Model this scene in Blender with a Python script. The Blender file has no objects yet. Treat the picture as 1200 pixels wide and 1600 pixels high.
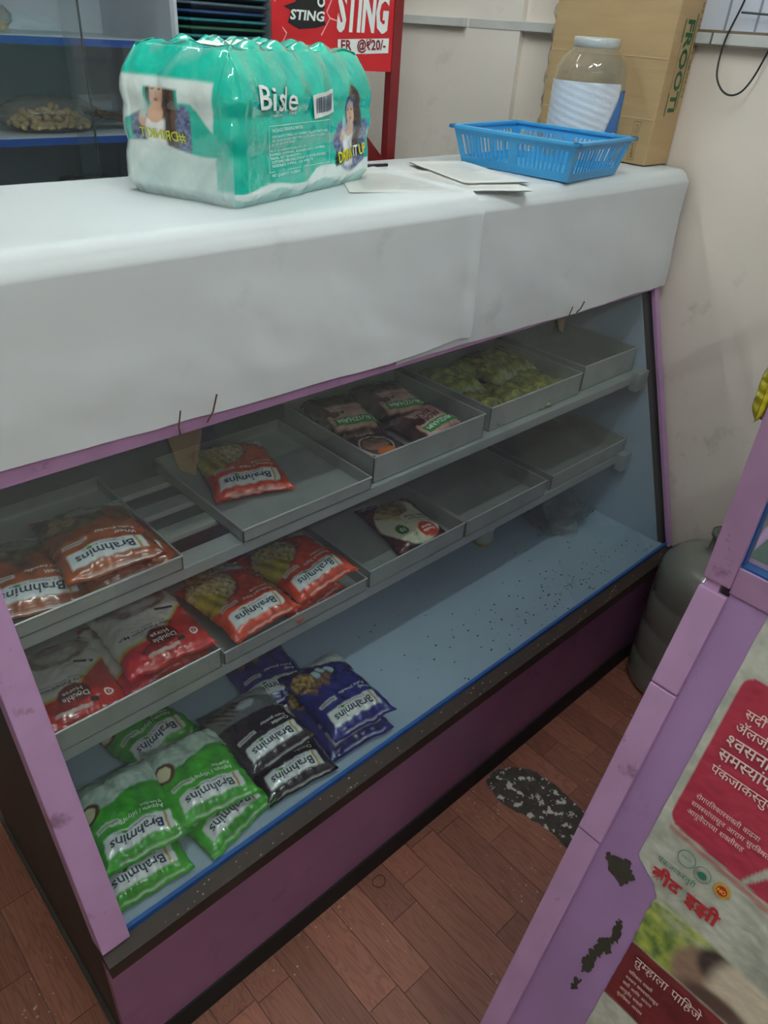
import bpy, bmesh, math, random
from mathutils import Vector, Matrix, noise

random.seed(7)
SC = bpy.context.scene
COL = SC.collection
R = math.radians

# ------------------------------------------------------------------ camera
cam_d = bpy.data.cameras.new('camera')
cam_d.sensor_fit = 'VERTICAL'; cam_d.sensor_height = 36.0; cam_d.sensor_width = 27.0
cam_d.lens = 36.0 * 1156.63 / 1600.0
cam_d.clip_start = 0.02
cam = bpy.data.objects.new('camera', cam_d); COL.objects.link(cam)
def set_cam():
    yaw, pit, rol = R(45.16), R(33.258), R(4.236)
    F = Vector((math.sin(yaw)*math.cos(pit), math.cos(yaw)*math.cos(pit), -math.sin(pit)))
    r = Vector((math.cos(yaw), -math.sin(yaw), 0)); u = r.cross(F)
    r2 = r*math.cos(rol) + u*math.sin(rol); u2 = -r*math.sin(rol) + u*math.cos(rol)
    m = Matrix.Identity(4)
    for i in range(3):
        m[i][0] = r2[i]; m[i][1] = u2[i]; m[i][2] = -F[i]
    m[2][3] = 1.6
    cam.matrix_world = m
set_cam()
SC.camera = cam

# ------------------------------------------------------------------ world, exposure, lights
w = bpy.data.worlds.new('world'); SC.world = w; w.use_nodes = True
w.node_tree.nodes['Background'].inputs[0].default_value = (0.8, 0.88, 1.0, 1)
w.node_tree.nodes['Background'].inputs[1].default_value = 0.15
SC.view_settings.view_transform = 'Standard'
SC.view_settings.look = 'None'
SC.view_settings.gamma = 1.0
SC.view_settings.use_curve_mapping = False
SC.view_settings.exposure = 0.76
SC.cycles.max_bounces = 8; SC.cycles.glossy_bounces = 3; SC.cycles.caustics_reflective = False; SC.cycles.caustics_refractive = False
TUBES = [  # centre, length axis, radiance of the glowing tube
    ((0.65, 0.42, 2.66), 'X', 46.0, 'white tube light on the ceiling above the paper covered counter'),
    ((0.05, -1.10, 2.66), 'X', 50.0, 'white tube light on the ceiling over the shop entrance side'),
    ((0.75, 1.62, 2.66), 'X', 34.0, 'added white tube light, out of view behind the counter, brightening the back wall'),  # unseen extra lamp, added to brighten the wall behind the counter
]
# ------------------------------------------------------------------ helpers
def s2l(c):
    out = []
    for x in c[:3]:
        x = x/255.0
        out.append(x/12.92 if x <= 0.04045 else ((x+0.055)/1.055)**2.4)
    return tuple(out)

def nt(name):
    m = bpy.data.materials.new(name); m.use_nodes = True
    n = m.node_tree.nodes; l = m.node_tree.links
    return m, n, l, n['Principled BSDF']

MATS = {}
def mat(name, rgb, rough=0.5, metal=0.0, var=0.0, vscale=8.0, bump=0.0, bscale=60.0, spec=0.5, coat=0.0,
        dirt=None, dscale=6.0, dlo=0.55, dhi=0.7, damt=0.8, stretch=None, rand=0.0):
    """one-colour painted/plastic surface with noise variation, optional dirt blotches and bump"""
    if name in MATS: return MATS[name]
    m, n, l, b = nt(name)
    base = s2l(rgb)
    b.inputs['Roughness'].default_value = rough; b.inputs['Metallic'].default_value = metal
    b.inputs['Specular IOR Level'].default_value = spec
    b.inputs['Coat Weight'].default_value = coat; b.inputs['Coat Roughness'].default_value = 0.12
    tc = n.new('ShaderNodeTexCoord'); vec = tc.outputs['Object']
    if stretch:
        mp = n.new('ShaderNodeMapping'); mp.inputs['Scale'].default_value = stretch
        l.new(vec, mp.inputs['Vector']); vec = mp.outputs['Vector']
    col = None
    def rgbn(c):
        q = n.new('ShaderNodeRGB'); q.outputs[0].default_value = (*c, 1); return q.outputs[0]
    col = rgbn(base)
    if var > 0:
        t = n.new('ShaderNodeTexNoise'); t.inputs['Scale'].default_value = vscale; t.inputs['Detail'].default_value = 5
        l.new(vec, t.inputs['Vector'])
        mr = n.new('ShaderNodeMapRange'); mr.inputs[1].default_value = 0.3; mr.inputs[2].default_value = 0.7
        mr.inputs[3].default_value = 1-var; mr.inputs[4].default_value = 1+var*0.6
        l.new(t.outputs['Fac'], mr.inputs[0])
        hm = n.new('ShaderNodeVectorMath'); hm.operation = 'SCALE'
        l.new(col, hm.inputs[0]); l.new(mr.outputs[0], hm.inputs['Scale']); col = hm.outputs[0]
    if rand > 0:
        oi = n.new('ShaderNodeObjectInfo')
        mr = n.new('ShaderNodeMapRange'); mr.inputs[3].default_value = 1-rand; mr.inputs[4].default_value = 1+rand
        l.new(oi.outputs['Random'], mr.inputs[0])
        hm = n.new('ShaderNodeVectorMath'); hm.operation = 'SCALE'
        l.new(col, hm.inputs[0]); l.new(mr.outputs[0], hm.inputs['Scale']); col = hm.outputs[0]
    if dirt:
        t = n.new('ShaderNodeTexNoise'); t.inputs['Scale'].default_value = dscale; t.inputs['Detail'].default_value = 8
        t.inputs['Roughness'].default_value = 0.65
        l.new(vec, t.inputs['Vector'])
        mr = n.new('ShaderNodeMapRange'); mr.inputs[1].default_value = dlo; mr.inputs[2].default_value = dhi
        mr.inputs[3].default_value = 0; mr.inputs[4].default_value = damt
        l.new(t.outputs['Fac'], mr.inputs[0])
        mx = n.new('ShaderNodeMix'); mx.data_type = 'RGBA'
        l.new(mr.outputs[0], mx.inputs[0]); l.new(col, mx.inputs[6]); mx.inputs[7].default_value = (*s2l(dirt), 1)
        col = mx.outputs[2]
    l.new(col, b.inputs['Base Color'])
    if bump > 0:
        t = n.new('ShaderNodeTexNoise'); t.inputs['Scale'].default_value = bscale; t.inputs['Detail'].default_value = 4
        l.new(vec, t.inputs['Vector'])
        bp = n.new('ShaderNodeBump'); bp.inputs['Strength'].default_value = bump; bp.inputs['Distance'].default_value = 0.002
        l.new(t.outputs['Fac'], bp.inputs['Height']); l.new(bp.outputs[0], b.inputs['Normal'])
    MATS[name] = m
    return m

def film_mat(name, rough=0.22, bump=0.24, bscale=42.0, coat=0.8):
    """printed plastic film: the print is a colour attribute, the crinkle is a bump"""
    if name in MATS: return MATS[name]
    m, n, l, b = nt(name)
    a = n.new('ShaderNodeVertexColor'); a.layer_name = 'Print'
    l.new(a.outputs['Color'], b.inputs['Base Color'])
    b.inputs['Roughness'].default_value = rough; b.inputs['Coat Weight'].default_value = coat
    b.inputs['Coat Roughness'].default_value = 0.06
    tc = n.new('ShaderNodeTexCoord')
    t = n.new('ShaderNodeTexNoise'); t.inputs['Scale'].default_value = bscale; t.inputs['Detail'].default_value = 3
    t.inputs['Distortion'].default_value = 1.2
    l.new(tc.outputs['Object'], t.inputs['Vector'])
    bp = n.new('ShaderNodeBump'); bp.inputs['Strength'].default_value = bump; bp.inputs['Distance'].default_value = 0.004
    l.new(t.outputs['Fac'], bp.inputs['Height']); l.new(bp.outputs[0], b.inputs['Normal'])
    MATS[name] = m
    return m

def clear_mat(name, tint=(0.9, 0.94, 0.93), rough=0.0, haze=0.03, hazecol=(0.6, 0.65, 0.65), f0=0.045, bump=0.0, bscale=30.0, gloss=1.0):
    """thin clear sheet: transparent body, Fresnel gloss, a little dust"""
    if name in MATS: return MATS[name]
    m, n, l, b = nt(name)
    n.remove(b)
    out = n['Material Output']
    tr = n.new('ShaderNodeBsdfTransparent'); tr.inputs[0].default_value = (*tint, 1)
    gl = n.new('ShaderNodeBsdfGlossy'); gl.inputs['Roughness'].default_value = rough; gl.inputs[0].default_value = (gloss, gloss, gloss, 1)
    df = n.new('ShaderNodeBsdfDiffuse'); df.inputs[0].default_value = (*hazecol, 1)
    lw = n.new('ShaderNodeLayerWeight'); lw.inputs['Blend'].default_value = 0.5
    pw = n.new('ShaderNodeMath'); pw.operation = 'POWER'; pw.inputs[1].default_value = 5.0
    l.new(lw.outputs['Facing'], pw.inputs[0])
    mr = n.new('ShaderNodeMapRange'); mr.inputs[3].default_value = f0; mr.inputs[4].default_value = 0.9
    l.new(pw.outputs[0], mr.inputs[0])
    m1 = n.new('ShaderNodeMixShader'); m1.inputs[0].default_value = haze
    l.new(tr.outputs[0], m1.inputs[1]); l.new(df.outputs[0], m1.inputs[2])
    m2 = n.new('ShaderNodeMixShader')
    l.new(mr.outputs[0], m2.inputs[0]); l.new(m1.outputs[0], m2.inputs[1]); l.new(gl.outputs[0], m2.inputs[2])
    l.new(m2.outputs[0], out.inputs['Surface'])
    if bump > 0:
        tc = n.new('ShaderNodeTexCoord')
        t = n.new('ShaderNodeTexNoise'); t.inputs['Scale'].default_value = bscale; t.inputs['Detail'].default_value = 3
        l.new(tc.outputs['Object'], t.inputs['Vector'])
        bp = n.new('ShaderNodeBump'); bp.inputs['Strength'].default_value = bump; bp.inputs['Distance'].default_value = 0.005
        l.new(t.outputs['Fac'], bp.inputs['Height']); l.new(bp.outputs[0], gl.inputs['Normal'])
    MATS[name] = m
    return m

def obj(name, me, m=None, parent=None, loc=None):
    o = bpy.data.objects.new(name, me); COL.objects.link(o)
    if m is not None and not me.materials: me.materials.append(m)
    if parent is not None: o.parent = parent
    if loc is not None: o.location = loc
    return o

def empty(name, loc=(0, 0, 0), rotz=0.0):
    o = bpy.data.objects.new(name, None); COL.objects.link(o)
    o.location = loc; o.rotation_euler = (0, 0, rotz); o.empty_display_size = 0.05
    return o

def tag(o, label=None, cat=None, group=None, kind=None):
    if label: o['label'] = label
    if cat: o['category'] = cat
    if group: o['group'] = group
    if kind: o['kind'] = kind
    return o

class MB:
    """collects verts and faces into one mesh"""
    def __init__(s): s.v = []; s.f = []
    def add(s, vs, fs):
        k = len(s.v); s.v += [tuple(p) for p in vs]; s.f += [tuple(i+k for i in f) for f in fs]; return s
    def box(s, x0, x1, y0, y1, z0, z1):
        return s.add([(x0,y0,z0),(x1,y0,z0),(x1,y1,z0),(x0,y1,z0),(x0,y0,z1),(x1,y0,z1),(x1,y1,z1),(x0,y1,z1)],
                     [(3,2,1,0),(4,5,6,7),(0,1,5,4),(1,2,6,5),(2,3,7,6),(3,0,4,7)])
    def hexa(s, lo, hi):
        """8-corner block from two quads (each 4 points, same winding)"""
        return s.add(list(lo)+list(hi), [(3,2,1,0),(4,5,6,7),(0,1,5,4),(1,2,6,5),(2,3,7,6),(3,0,4,7)])
    def prism(s, poly, axis, a, b):
        """extrude a 2D polygon along an axis between a and b"""
        def P(p, t):
            if axis == 'X': return (t, p[0], p[1])
            if axis == 'Y': return (p[0], t, p[1])
            return (p[0], p[1], t)
        k = len(poly)
        vs = [P(p, a) for p in poly] + [P(p, b) for p in poly]
        fs = [tuple(range(k))[::-1], tuple(range(k, 2*k))] + [(i, (i+1) % k, k+(i+1) % k, k+i) for i in range(k)]
        return s.add(vs, fs)
    def bar(s, p, q, wx, wy, up=(0, 0, 1)):
        p, q = Vector(p), Vector(q); d = (q-p).normalized(); up = Vector(up)
        a = d.cross(up).normalized()*wx*0.5; b = a.cross(d).normalized()*wy*0.5
        return s.hexa([p-a-b, p+a-b, p+a+b, p-a+b], [q-a-b, q+a-b, q+a+b, q-a+b])
    def tube(s, pts, r, n=8, closed=False):
        pts = [Vector(p) for p in pts]; rings = []
        for i, p in enumerate(pts):
            if closed: d = pts[(i+1) % len(pts)]-pts[i-1]
            else: d = pts[min(i+1, len(pts)-1)]-pts[max(i-1, 0)]
            d.normalize(); a = d.orthogonal() if i == 0 else (pa - d*pa.dot(d))
            a.normalize(); pa = a; b = d.cross(a)
            rings.append([p+(a*math.cos(t)+b*math.sin(t))*r for t in [2*math.pi*k/n for k in range(n)]])
        vs = [v for g in rings for v in g]; fs = []
        m = len(rings)
        for i in range(m if closed else m-1):
            for k in range(n):
                fs.append((i*n+k, i*n+(k+1) % n, ((i+1) % m)*n+(k+1) % n, ((i+1) % m)*n+k))
        if not closed:
            fs.append(tuple(range(n))[::-1]); fs.append(tuple((m-1)*n+k for k in range(n)))
        return s.add(vs, fs)
    def lathe(s, prof, n=48, mod=None):
        vs = []; fs = []
        for (r, z) in prof:
            for k in range(n):
                a = 2*math.pi*k/n; rr = r*(mod(a, z) if mod else 1)
                vs.append((rr*math.cos(a), rr*math.sin(a), z))
        for i in range(len(prof)-1):
            for k in range(n):
                fs.append((i*n+k, i*n+(k+1) % n, (i+1)*n+(k+1) % n, (i+1)*n+k))
        return s.add(vs, fs)
    def grid(s, fn, nu, nv):
        k = len(s.v)
        for j in range(nv+1):
            for i in range(nu+1):
                s.v.append(tuple(fn(i/nu, j/nv)))
        for j in range(nv):
            for i in range(nu):
                a = k+j*(nu+1)+i
                s.f.append((a, a+1, a+nu+2, a+nu+1))
        return s
    def mesh(s, name='mesh', smooth=False, bevel=0.0):
        me = bpy.data.meshes.new(name); me.from_pydata(s.v, [], s.f); me.update()
        if bevel > 0:
            bm = bmesh.new(); bm.from_mesh(me)
            bmesh.ops.bevel(bm, geom=list(bm.edges), offset=bevel, segments=2, affect='EDGES', profile=0.6)
            bm.to_mesh(me); bm.free()
        if smooth:
            me.polygons.foreach_set('use_smooth', [True]*len(me.polygons))
        return me
    def build(s, name, m, parent=None, loc=None, smooth=False, bevel=0.0):
        return obj(name, s.mesh(name, smooth, bevel), m, parent, loc)

def set_print(me, cols):
    a = me.color_attributes.new('Print', 'FLOAT_COLOR', 'POINT')
    flat = []
    for c in cols: flat += [c[0], c[1], c[2], 1.0]
    a.data.foreach_set('color', flat)

def fbm(x, y, z=0.0, o=3):
    return noise.fractal(Vector((x, y, z)), 1.0, 2.0, o)

# ---- lettering
_tc = {}
def glyphs(s, bold=0.0):
    """flat triangles of a string, em = 1; returns verts, faces"""
    key = (s, bold)
    if key in _tc: return _tc[key]
    c = bpy.data.curves.new('lettering', 'FONT'); c.body = s; c.resolution_u = 2; c.offset = bold
    o = bpy.data.objects.new('lettering', c); COL.objects.link(o)
    dg = bpy.context.evaluated_depsgraph_get(); dg.update()
    me = bpy.data.meshes.new_from_object(o.evaluated_get(dg))
    vs = [(v.co.x, v.co.y) for v in me.vertices]; fs = [tuple(p.vertices) for p in me.polygons]
    bpy.data.objects.remove(o); bpy.data.curves.remove(c); bpy.data.meshes.remove(me)
    _tc[key] = (vs, fs)
    return vs, fs

def advance(ch):
    a, _ = glyphs(ch+'|'); b, _ = glyphs('|')
    return max(p[0] for p in a) - max(p[0] for p in b)

STEM = 'शसपवनमबतणजथधचखघगयलभषझ'
CONS = STEM + 'करदडढटठछञङहफळ'
MATRA = 'ािीुूृेैोौॅॉंँः'
def deva(word, bold=0.0):
    """Devanagari word with half forms, reph and ra-kar laid out by hand"""
    vs = []; fs = []; x = 0.0
    def put(v, f):
        k = len(vs); vs.extend(v); fs.extend([tuple(i+k for i in g) for g in f])
    i = 0; n = len(word); reph = False
    while i < n:
        ch = word[i]
        if ch == ' ': x += 0.32; i += 1; continue
        if ch == 'र' and i+2 < n and word[i+1] == '्' and word[i+2] in CONS:
            reph = True; i += 2; continue
        # collect cluster
        clus = []
        while i < n and word[i] in CONS and i+1 < n and word[i+1] == '्':
            if i+2 < n and word[i+2] == 'र': break
            clus.append(word[i]); i += 2
        base = word[i] if i < n else ''; i += 1
        ra = False
        if i+1 < n and word[i] == '्' and word[i+1] == 'र': ra = True; i += 2
        mt = ''
        while i < n and word[i] in MATRA: mt += word[i]; i += 1
        x0 = x
        if 'ि' in mt:
            v, f = glyphs('ि', bold); w_ = advance('ा'); put([(p[0]+x-min(q[0] for q in v)*0+0.0, p[1]) for p in v], f); x += w_; mt = mt.replace('ि', '')
        for h in clus:
            v, f = glyphs(h, bold); a = advance(h)
            if h in STEM:
                cut = a*0.74; a2 = a*0.70
                put([(x+min(p[0], cut), p[1]) for p in v], f); x += a2
            else:
                put([(x+p[0]*0.85, p[1]) for p in v], f); x += a*0.72
        s_ = base+mt
        v, f = glyphs(s_, bold); a = advance(s_)
        put([(x+p[0], p[1]) for p in v], f)
        if ra:
            ab = advance(base)
            put([(x+ab*0.62, 0.22), (x+ab*0.66, 0.29), (x+ab*0.22, 0.03), (x+ab*0.18, -0.04)], [(0, 1, 2, 3)])
        x += a
        if reph:
            pts = []; q = []
            for k in range(7):
                t = math.pi*(0.1+0.8*k/6)
                q.append((x-0.12+0.13*math.cos(t), 0.66+0.16*math.sin(t))); pts.append((x-0.12+0.075*math.cos(t), 0.66+0.10*math.sin(t)))
            put(q+pts, [(k, k+1, 8+k, 7+k) for k in range(6)]); reph = False
    return vs, fs

class Print:
    """flat print collected in (u, v) metres, then laid on a surface function"""
    def __init__(s): s.v = []; s.f = []
    def _put(s, vs, fs):
        k = len(s.v); s.v += vs; s.f += [tuple(i+k for i in f) for f in fs]; return s
    def raw(s, vs, fs, u, v, h, width=None, rot=0.0, shear=0.0, align='L', mirror=False):
        if not vs: return s
        x0 = min(p[0] for p in vs); x1 = max(p[0] for p in vs)
        sx = h/0.70 if width is None else width/(x1-x0); sy = h/0.70
        wd = (x1-x0)*sx
        off = {'L': 0, 'C': -wd/2, 'R': -wd}[align]
        c, sn = math.cos(rot), math.sin(rot); out = []
        for p in vs:
            a = (p[0]-x0)*sx+off; b = p[1]*sy; a += shear*b
            if mirror: a = -a
            out.append((u+a*c-b*sn, v+a*sn+b*c))
        return s._put(out, fs)
    def text(s, t, u, v, h, bold=0.0, **k):
        vs, fs = glyphs(t, bold); return s.raw(vs, fs, u, v, h, **k)
    def dev(s, t, u, v, h, bold=0.0, **k):
        vs, fs = deva(t, bold); return s.raw(vs, fs, u, v, h, **k)
    def poly(s, pts): return s._put(list(pts), [tuple(range(len(pts)))])
    def rect(s, u0, u1, v0, v1, nu=1, nv=1):
        vs = [(u0+(u1-u0)*i/nu, v0+(v1-v0)*j/nv) for j in range(nv+1) for i in range(nu+1)]
        return s._put(vs, [(j*(nu+1)+i, j*(nu+1)+i+1, (j+1)*(nu+1)+i+1, (j+1)*(nu+1)+i) for j in range(nv) for i in range(nu)])
    def disc(s, u, v, ru, rv=None, n=24):
        rv = rv or ru
        return s.poly([(u+ru*math.cos(2*math.pi*k/n), v+rv*math.sin(2*math.pi*k/n)) for k in range(n)])
    def ring(s, u, v, r, t, n=24, rv=1.0):
        a = [(u+r*math.cos(2*math.pi*k/n), v+rv*r*math.sin(2*math.pi*k/n)) for k in range(n)]
        b = [(u+(r-t)*math.cos(2*math.pi*k/n), v+rv*(r-t)*math.sin(2*math.pi*k/n)) for k in range(n)]
        return s._put(a+b, [(k, (k+1) % n, n+(k+1) % n, n+k) for k in range(n)])
    def frame(s, u0, u1, v0, v1, t):
        s.rect(u0, u1, v0, v0+t); s.rect(u0, u1, v1-t, v1); s.rect(u0, u0+t, v0+t, v1-t); return s.rect(u1-t, u1, v0+t, v1-t)
    def mesh(s, name, fn, lift=0.0006):
        """fn(u, v) -> point, unit normal"""
        vs = []
        for (u, v) in s.v:
            p, n_ = fn(u, v); vs.append(tuple(p + n_*lift))
        me = bpy.data.meshes.new(name); me.from_pydata(vs, [], s.f); me.update(); return me

def plane_fn(o, ex, ey):
    o, ex, ey = Vector(o), Vector(ex).normalized(), Vector(ey).normalized(); n_ = ex.cross(ey)
    return lambda u, v: (o+ex*u+ey*v, n_)

# ------------------------------------------------------------------ materials
M_wall = mat('wall_paint', (238, 225, 214), 0.75, var=0.05, vscale=3, bump=0.15, bscale=40, dirt=(150, 140, 128), dscale=7, dlo=0.60, dhi=0.78, damt=0.5)
M_wall2 = mat('wall_paint_pale', (238, 228, 219), 0.75, var=0.05, vscale=3, dirt=(165, 155, 140), dscale=5, dlo=0.58, dhi=0.78, damt=0.5)
M_ceil = mat('ceiling_paint', (225, 225, 220), 0.8, var=0.04)
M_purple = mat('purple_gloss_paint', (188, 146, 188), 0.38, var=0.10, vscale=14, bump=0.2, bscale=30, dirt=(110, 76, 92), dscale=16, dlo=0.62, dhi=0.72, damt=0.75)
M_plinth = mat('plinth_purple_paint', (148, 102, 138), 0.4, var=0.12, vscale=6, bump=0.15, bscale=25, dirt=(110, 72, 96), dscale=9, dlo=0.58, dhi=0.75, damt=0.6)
M_brown = mat('worn_brown_wood', (50, 36, 28), 0.6, var=0.25, vscale=10, bump=0.3, bscale=50, dirt=(120, 110, 98), dscale=22, dlo=0.64, dhi=0.74, damt=0.4)
M_black = mat('flat_black', (26, 24, 23), 0.7, var=0.3, vscale=9, dirt=(58, 52, 46), dscale=12, dlo=0.58, dhi=0.75, damt=0.6)
M_sidep = mat('dark_side_panel', (34, 32, 33), 0.5, var=0.25, vscale=5, dirt=(58, 54, 52), dscale=5, dlo=0.55, dhi=0.75, damt=0.6)
M_blue = mat('blue_edge_paint', (44, 92, 160), 0.35, var=0.12, vscale=30, dirt=(190, 200, 210), dscale=60, dlo=0.68, dhi=0.72, damt=0.8)
M_inside = mat('pale_blue_inside_paint', (176, 194, 214), 0.45, var=0.06, vscale=5, dirt=(96, 112, 132), dscale=5, dlo=0.56, dhi=0.8, damt=0.35)
M_alu = mat('dull_aluminium', (178, 183, 179), 0.42, metal=0.35, var=0.1, vscale=12, dirt=(140, 142, 136), dscale=9, dlo=0.5, dhi=0.75, damt=0.5)
M_rail = mat('grey_metal_rail', (178, 184, 184), 0.45, metal=0.3, var=0.1, vscale=10)
M_cloth = mat('white_paper_sheet', (214, 218, 220), 0.55, var=0.035, vscale=4, bump=0.3, bscale=14, dirt=(150, 152, 148), dscale=5.5, dlo=0.585, dhi=0.78, damt=0.45)
M_glass = clear_mat('case_glass', (0.83, 0.88, 0.87), haze=0.035, hazecol=(0.55, 0.6, 0.6), f0=0.05)
M_white = mat('white_print', (236, 236, 232), 0.5)
M_navytxt = mat('dark_blue_print', (34, 52, 82), 0.5)
M_blacktxt = mat('black_print', (28, 26, 26), 0.5)
M_greentxt = mat('green_print', (30, 110, 66), 0.5)
M_redtxt = mat('red_print', (200, 36, 44), 0.5)
M_leaf = mat('leaf_green_print', (70, 160, 40), 0.5)
M_yellow = mat('yellow_print', (235, 225, 40), 0.5)
M_gold = mat('gold_print', (196, 160, 70), 0.4)

# ------------------------------------------------------------------ the room
XW = 1.93
def structure(o): o['kind'] = 'structure'; return o
# floor: dark screed below, wood-look planks as pieces
m = MB(); m.box(-1.6, XW, -2.3, 2.5, -0.03, -0.003)
M_screed = mat('grey_screed', (92, 88, 82), 0.85, var=0.2, vscale=12, bump=0.4, bscale=60)
floor = structure(m.build('floor', M_screed))
def plank_mat():
    m_, n, l, b = nt('wood_look_vinyl')
    tc = n.new('ShaderNodeTexCoord'); oi = n.new('ShaderNodeObjectInfo')
    ad = n.new('ShaderNodeVectorMath'); ad.operation = 'ADD'
    sc = n.new('ShaderNodeVectorMath'); sc.operation = 'SCALE'; sc.inputs['Scale'].default_value = 37.0
    cx = n.new('ShaderNodeCombineXYZ'); l.new(oi.outputs['Random'], cx.inputs[0]); l.new(oi.outputs['Random'], cx.inputs[1])
    l.new(cx.outputs[0], sc.inputs[0])
    mp = n.new('ShaderNodeMapping'); mp.inputs['Scale'].default_value = (2.6, 0.7, 1.0)
    l.new(tc.outputs['Object'], mp.inputs['Vector']); l.new(mp.outputs[0], ad.inputs[0]); l.new(sc.outputs[0], ad.inputs[1])
    t = n.new('ShaderNodeTexNoise'); t.inputs['Scale'].default_value = 1.6; t.inputs['Detail'].default_value = 2; t.inputs['Distortion'].default_value = 0.6
    l.new(ad.outputs[0], t.inputs['Vector'])
    wv = n.new('ShaderNodeMath'); wv.operation = 'MULTIPLY'; wv.inputs[1].default_value = 55.0; l.new(t.outputs['Fac'], wv.inputs[0])
    sn = n.new('ShaderNodeMath'); sn.operation = 'SINE'; l.new(wv.outputs[0], sn.inputs[0])
    cr = n.new('ShaderNodeValToRGB'); e = cr.color_ramp.elements
    mr = n.new('ShaderNodeMapRange'); mr.inputs[1].default_value = -1; mr.inputs[2].default_value = 1
    l.new(sn.outputs[0], mr.inputs[0]); l.new(mr.outputs[0], cr.inputs[0])
    e[0].color = (*s2l((140, 87, 70)), 1); e[1].color = (*s2l((158, 101, 82)), 1); e[0].position = 0.05; e[1].position = 0.55
    rr = n.new('ShaderNodeMapRange'); rr.inputs[3].default_value = 0.72; rr.inputs[4].default_value = 1.12; l.new(oi.outputs['Random'], rr.inputs[0])
    hm = n.new('ShaderNodeVectorMath'); hm.operation = 'SCALE'; l.new(cr.outputs[0], hm.inputs[0]); l.new(rr.outputs[0], hm.inputs['Scale'])
    # crumbs and scuffs
    ge = n.new('ShaderNodeNewGeometry')
    v2 = n.new('ShaderNodeTexVoronoi'); v2.inputs['Scale'].default_value = 62.0; v2.inputs['Randomness'].default_value = 1.0
    l.new(ge.outputs['Position'], v2.inputs['Vector'])
    n2 = n.new('ShaderNodeTexNoise'); n2.inputs['Scale'].default_value = 9.0; n2.inputs['Detail'].default_value = 3; l.new(ge.outputs['Position'], n2.inputs['Vector'])
    th = n.new('ShaderNodeMapRange'); th.inputs[1].default_value = 0.42; th.inputs[2].default_value = 0.75; th.inputs[3].default_value = 0.0; th.inputs[4].default_value = 0.20
    l.new(n2.outputs['Fac'], th.inputs[0])
    lt = n.new('ShaderNodeMath'); lt.operation = 'LESS_THAN'; l.new(v2.outputs['Distance'], lt.inputs[0]); l.new(th.outputs[0], lt.inputs[1])
    mx = n.new('ShaderNodeMix'); mx.data_type = 'RGBA'; l.new(lt.outputs[0], mx.inputs[0]); l.new(hm.outputs[0], mx.inputs[6]); mx.inputs[7].default_value = (*s2l((186, 168, 152)), 1)
    l.new(mx.outputs[2], b.inputs['Base Color'])
    b.inputs['Roughness'].default_value = 0.48
    return m_
M_plank = plank_mat()
pm = MB(); pm.box(-0.5, 0.5, -0.5, 0.5, 0.0, 1.0); plank_me = pm.mesh('plank'); plank_me.materials.append(M_plank)
PW = 0.0755
def plank(x0, y0, y1):
    o = bpy.data.objects.new('plank', plank_me); COL.objects.link(o); o.parent = floor
    o.location = (x0+PW/2, (y0+y1)/2, -0.003); o.scale = (PW-0.0012, (y1-y0)-0.0012, 0.003+random.uniform(0, 0.0004))
for i in range(-4, 24):
    x0 = 0.655 + (i-8)*PW
    if x0 + PW > XW: break
    y = -0.35 + random.uniform(-0.3, 0.0); ymax = 0.70 if x0 > 0.12 else 1.6
    while y < ymax:
        L_ = random.choice([0.3, 0.3, 0.26, 0.34]); y1 = min(y+L_, ymax)
        if y1-y > 0.02: plank(x0, y, y1)
        y += L_
# torn patch where the vinyl is gone
def patch():
    pts = [(1.085, .640), (1.13, .645), (1.175, .62), (1.205, .58), (1.212, .52), (1.208, .45), (1.20, .38), (1.16, .33), (1.10, .345), (1.09, .40), (1.095, .45), (1.085, .50), (1.07, .54), (1.065, .59)]
    ring = []
    for k in range(len(pts)):
        a, b = Vector(pts[k]), Vector(pts[(k+1) % len(pts)])
        for t in range(5):
            p = a.lerp(b, t/5); p += Vector((fbm(p.x*70, p.y*70), fbm(p.y*70, p.x*70, 3)))*0.006; ring.append(p)
    n = len(ring); c = sum((Vector(p) for p in ring), Vector((0, 0)))/n
    m = MB(); vs = [(p.x, p.y, 0.0008) for p in ring] + [(c.x+(p.x-c.x)*0.94, c.y+(p.y-c.y)*0.94, 0.0016) for p in ring] + [(c.x, c.y, 0.0016)]
    m.add(vs, [(k, (k+1) % n, n+(k+1) % n, n+k) for k in range(n)] + [(n+k, n+(k+1) % n, 2*n) for k in range(n)])
    return m.build('worn_patch', mat('worn_concrete', (78, 72, 66), 0.9, var=0.3, vscale=25, bump=0.5, bscale=90, dirt=(214, 210, 204), dscale=45, dlo=0.55, dhi=0.59, damt=0.95), floor)
patch()
m = MB(); m.box(XW, XW+0.1, -2.3, 2.5, -0.03, 2.9); wall_r = structure(m.build('wall_right', M_wall))
m = MB(); m.box(XW-0.018, XW+0.0, 1.515, 2.5, 0, 2.9); m.build('wall_facing', M_wall2, wall_r)
m = MB(); m.box(-1.6, XW, 2.5, 2.6, -0.03, 2.9); structure(m.build('wall_back', M_wall2))
m = MB(); m.box(-1.7, -1.6, -2.3, 2.5, -0.03, 2.9); structure(m.build('wall_left', M_wall2))
m = MB(); m.box(-1.6, XW, -2.4, -2.3, -0.03, 2.9); structure(m.build('wall_front', M_wall2))
m = MB(); m.box(-1.7, XW+0.1, -2.4, 2.6, 2.9, 3.0); structure(m.build('ceiling', M_ceil))
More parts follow.
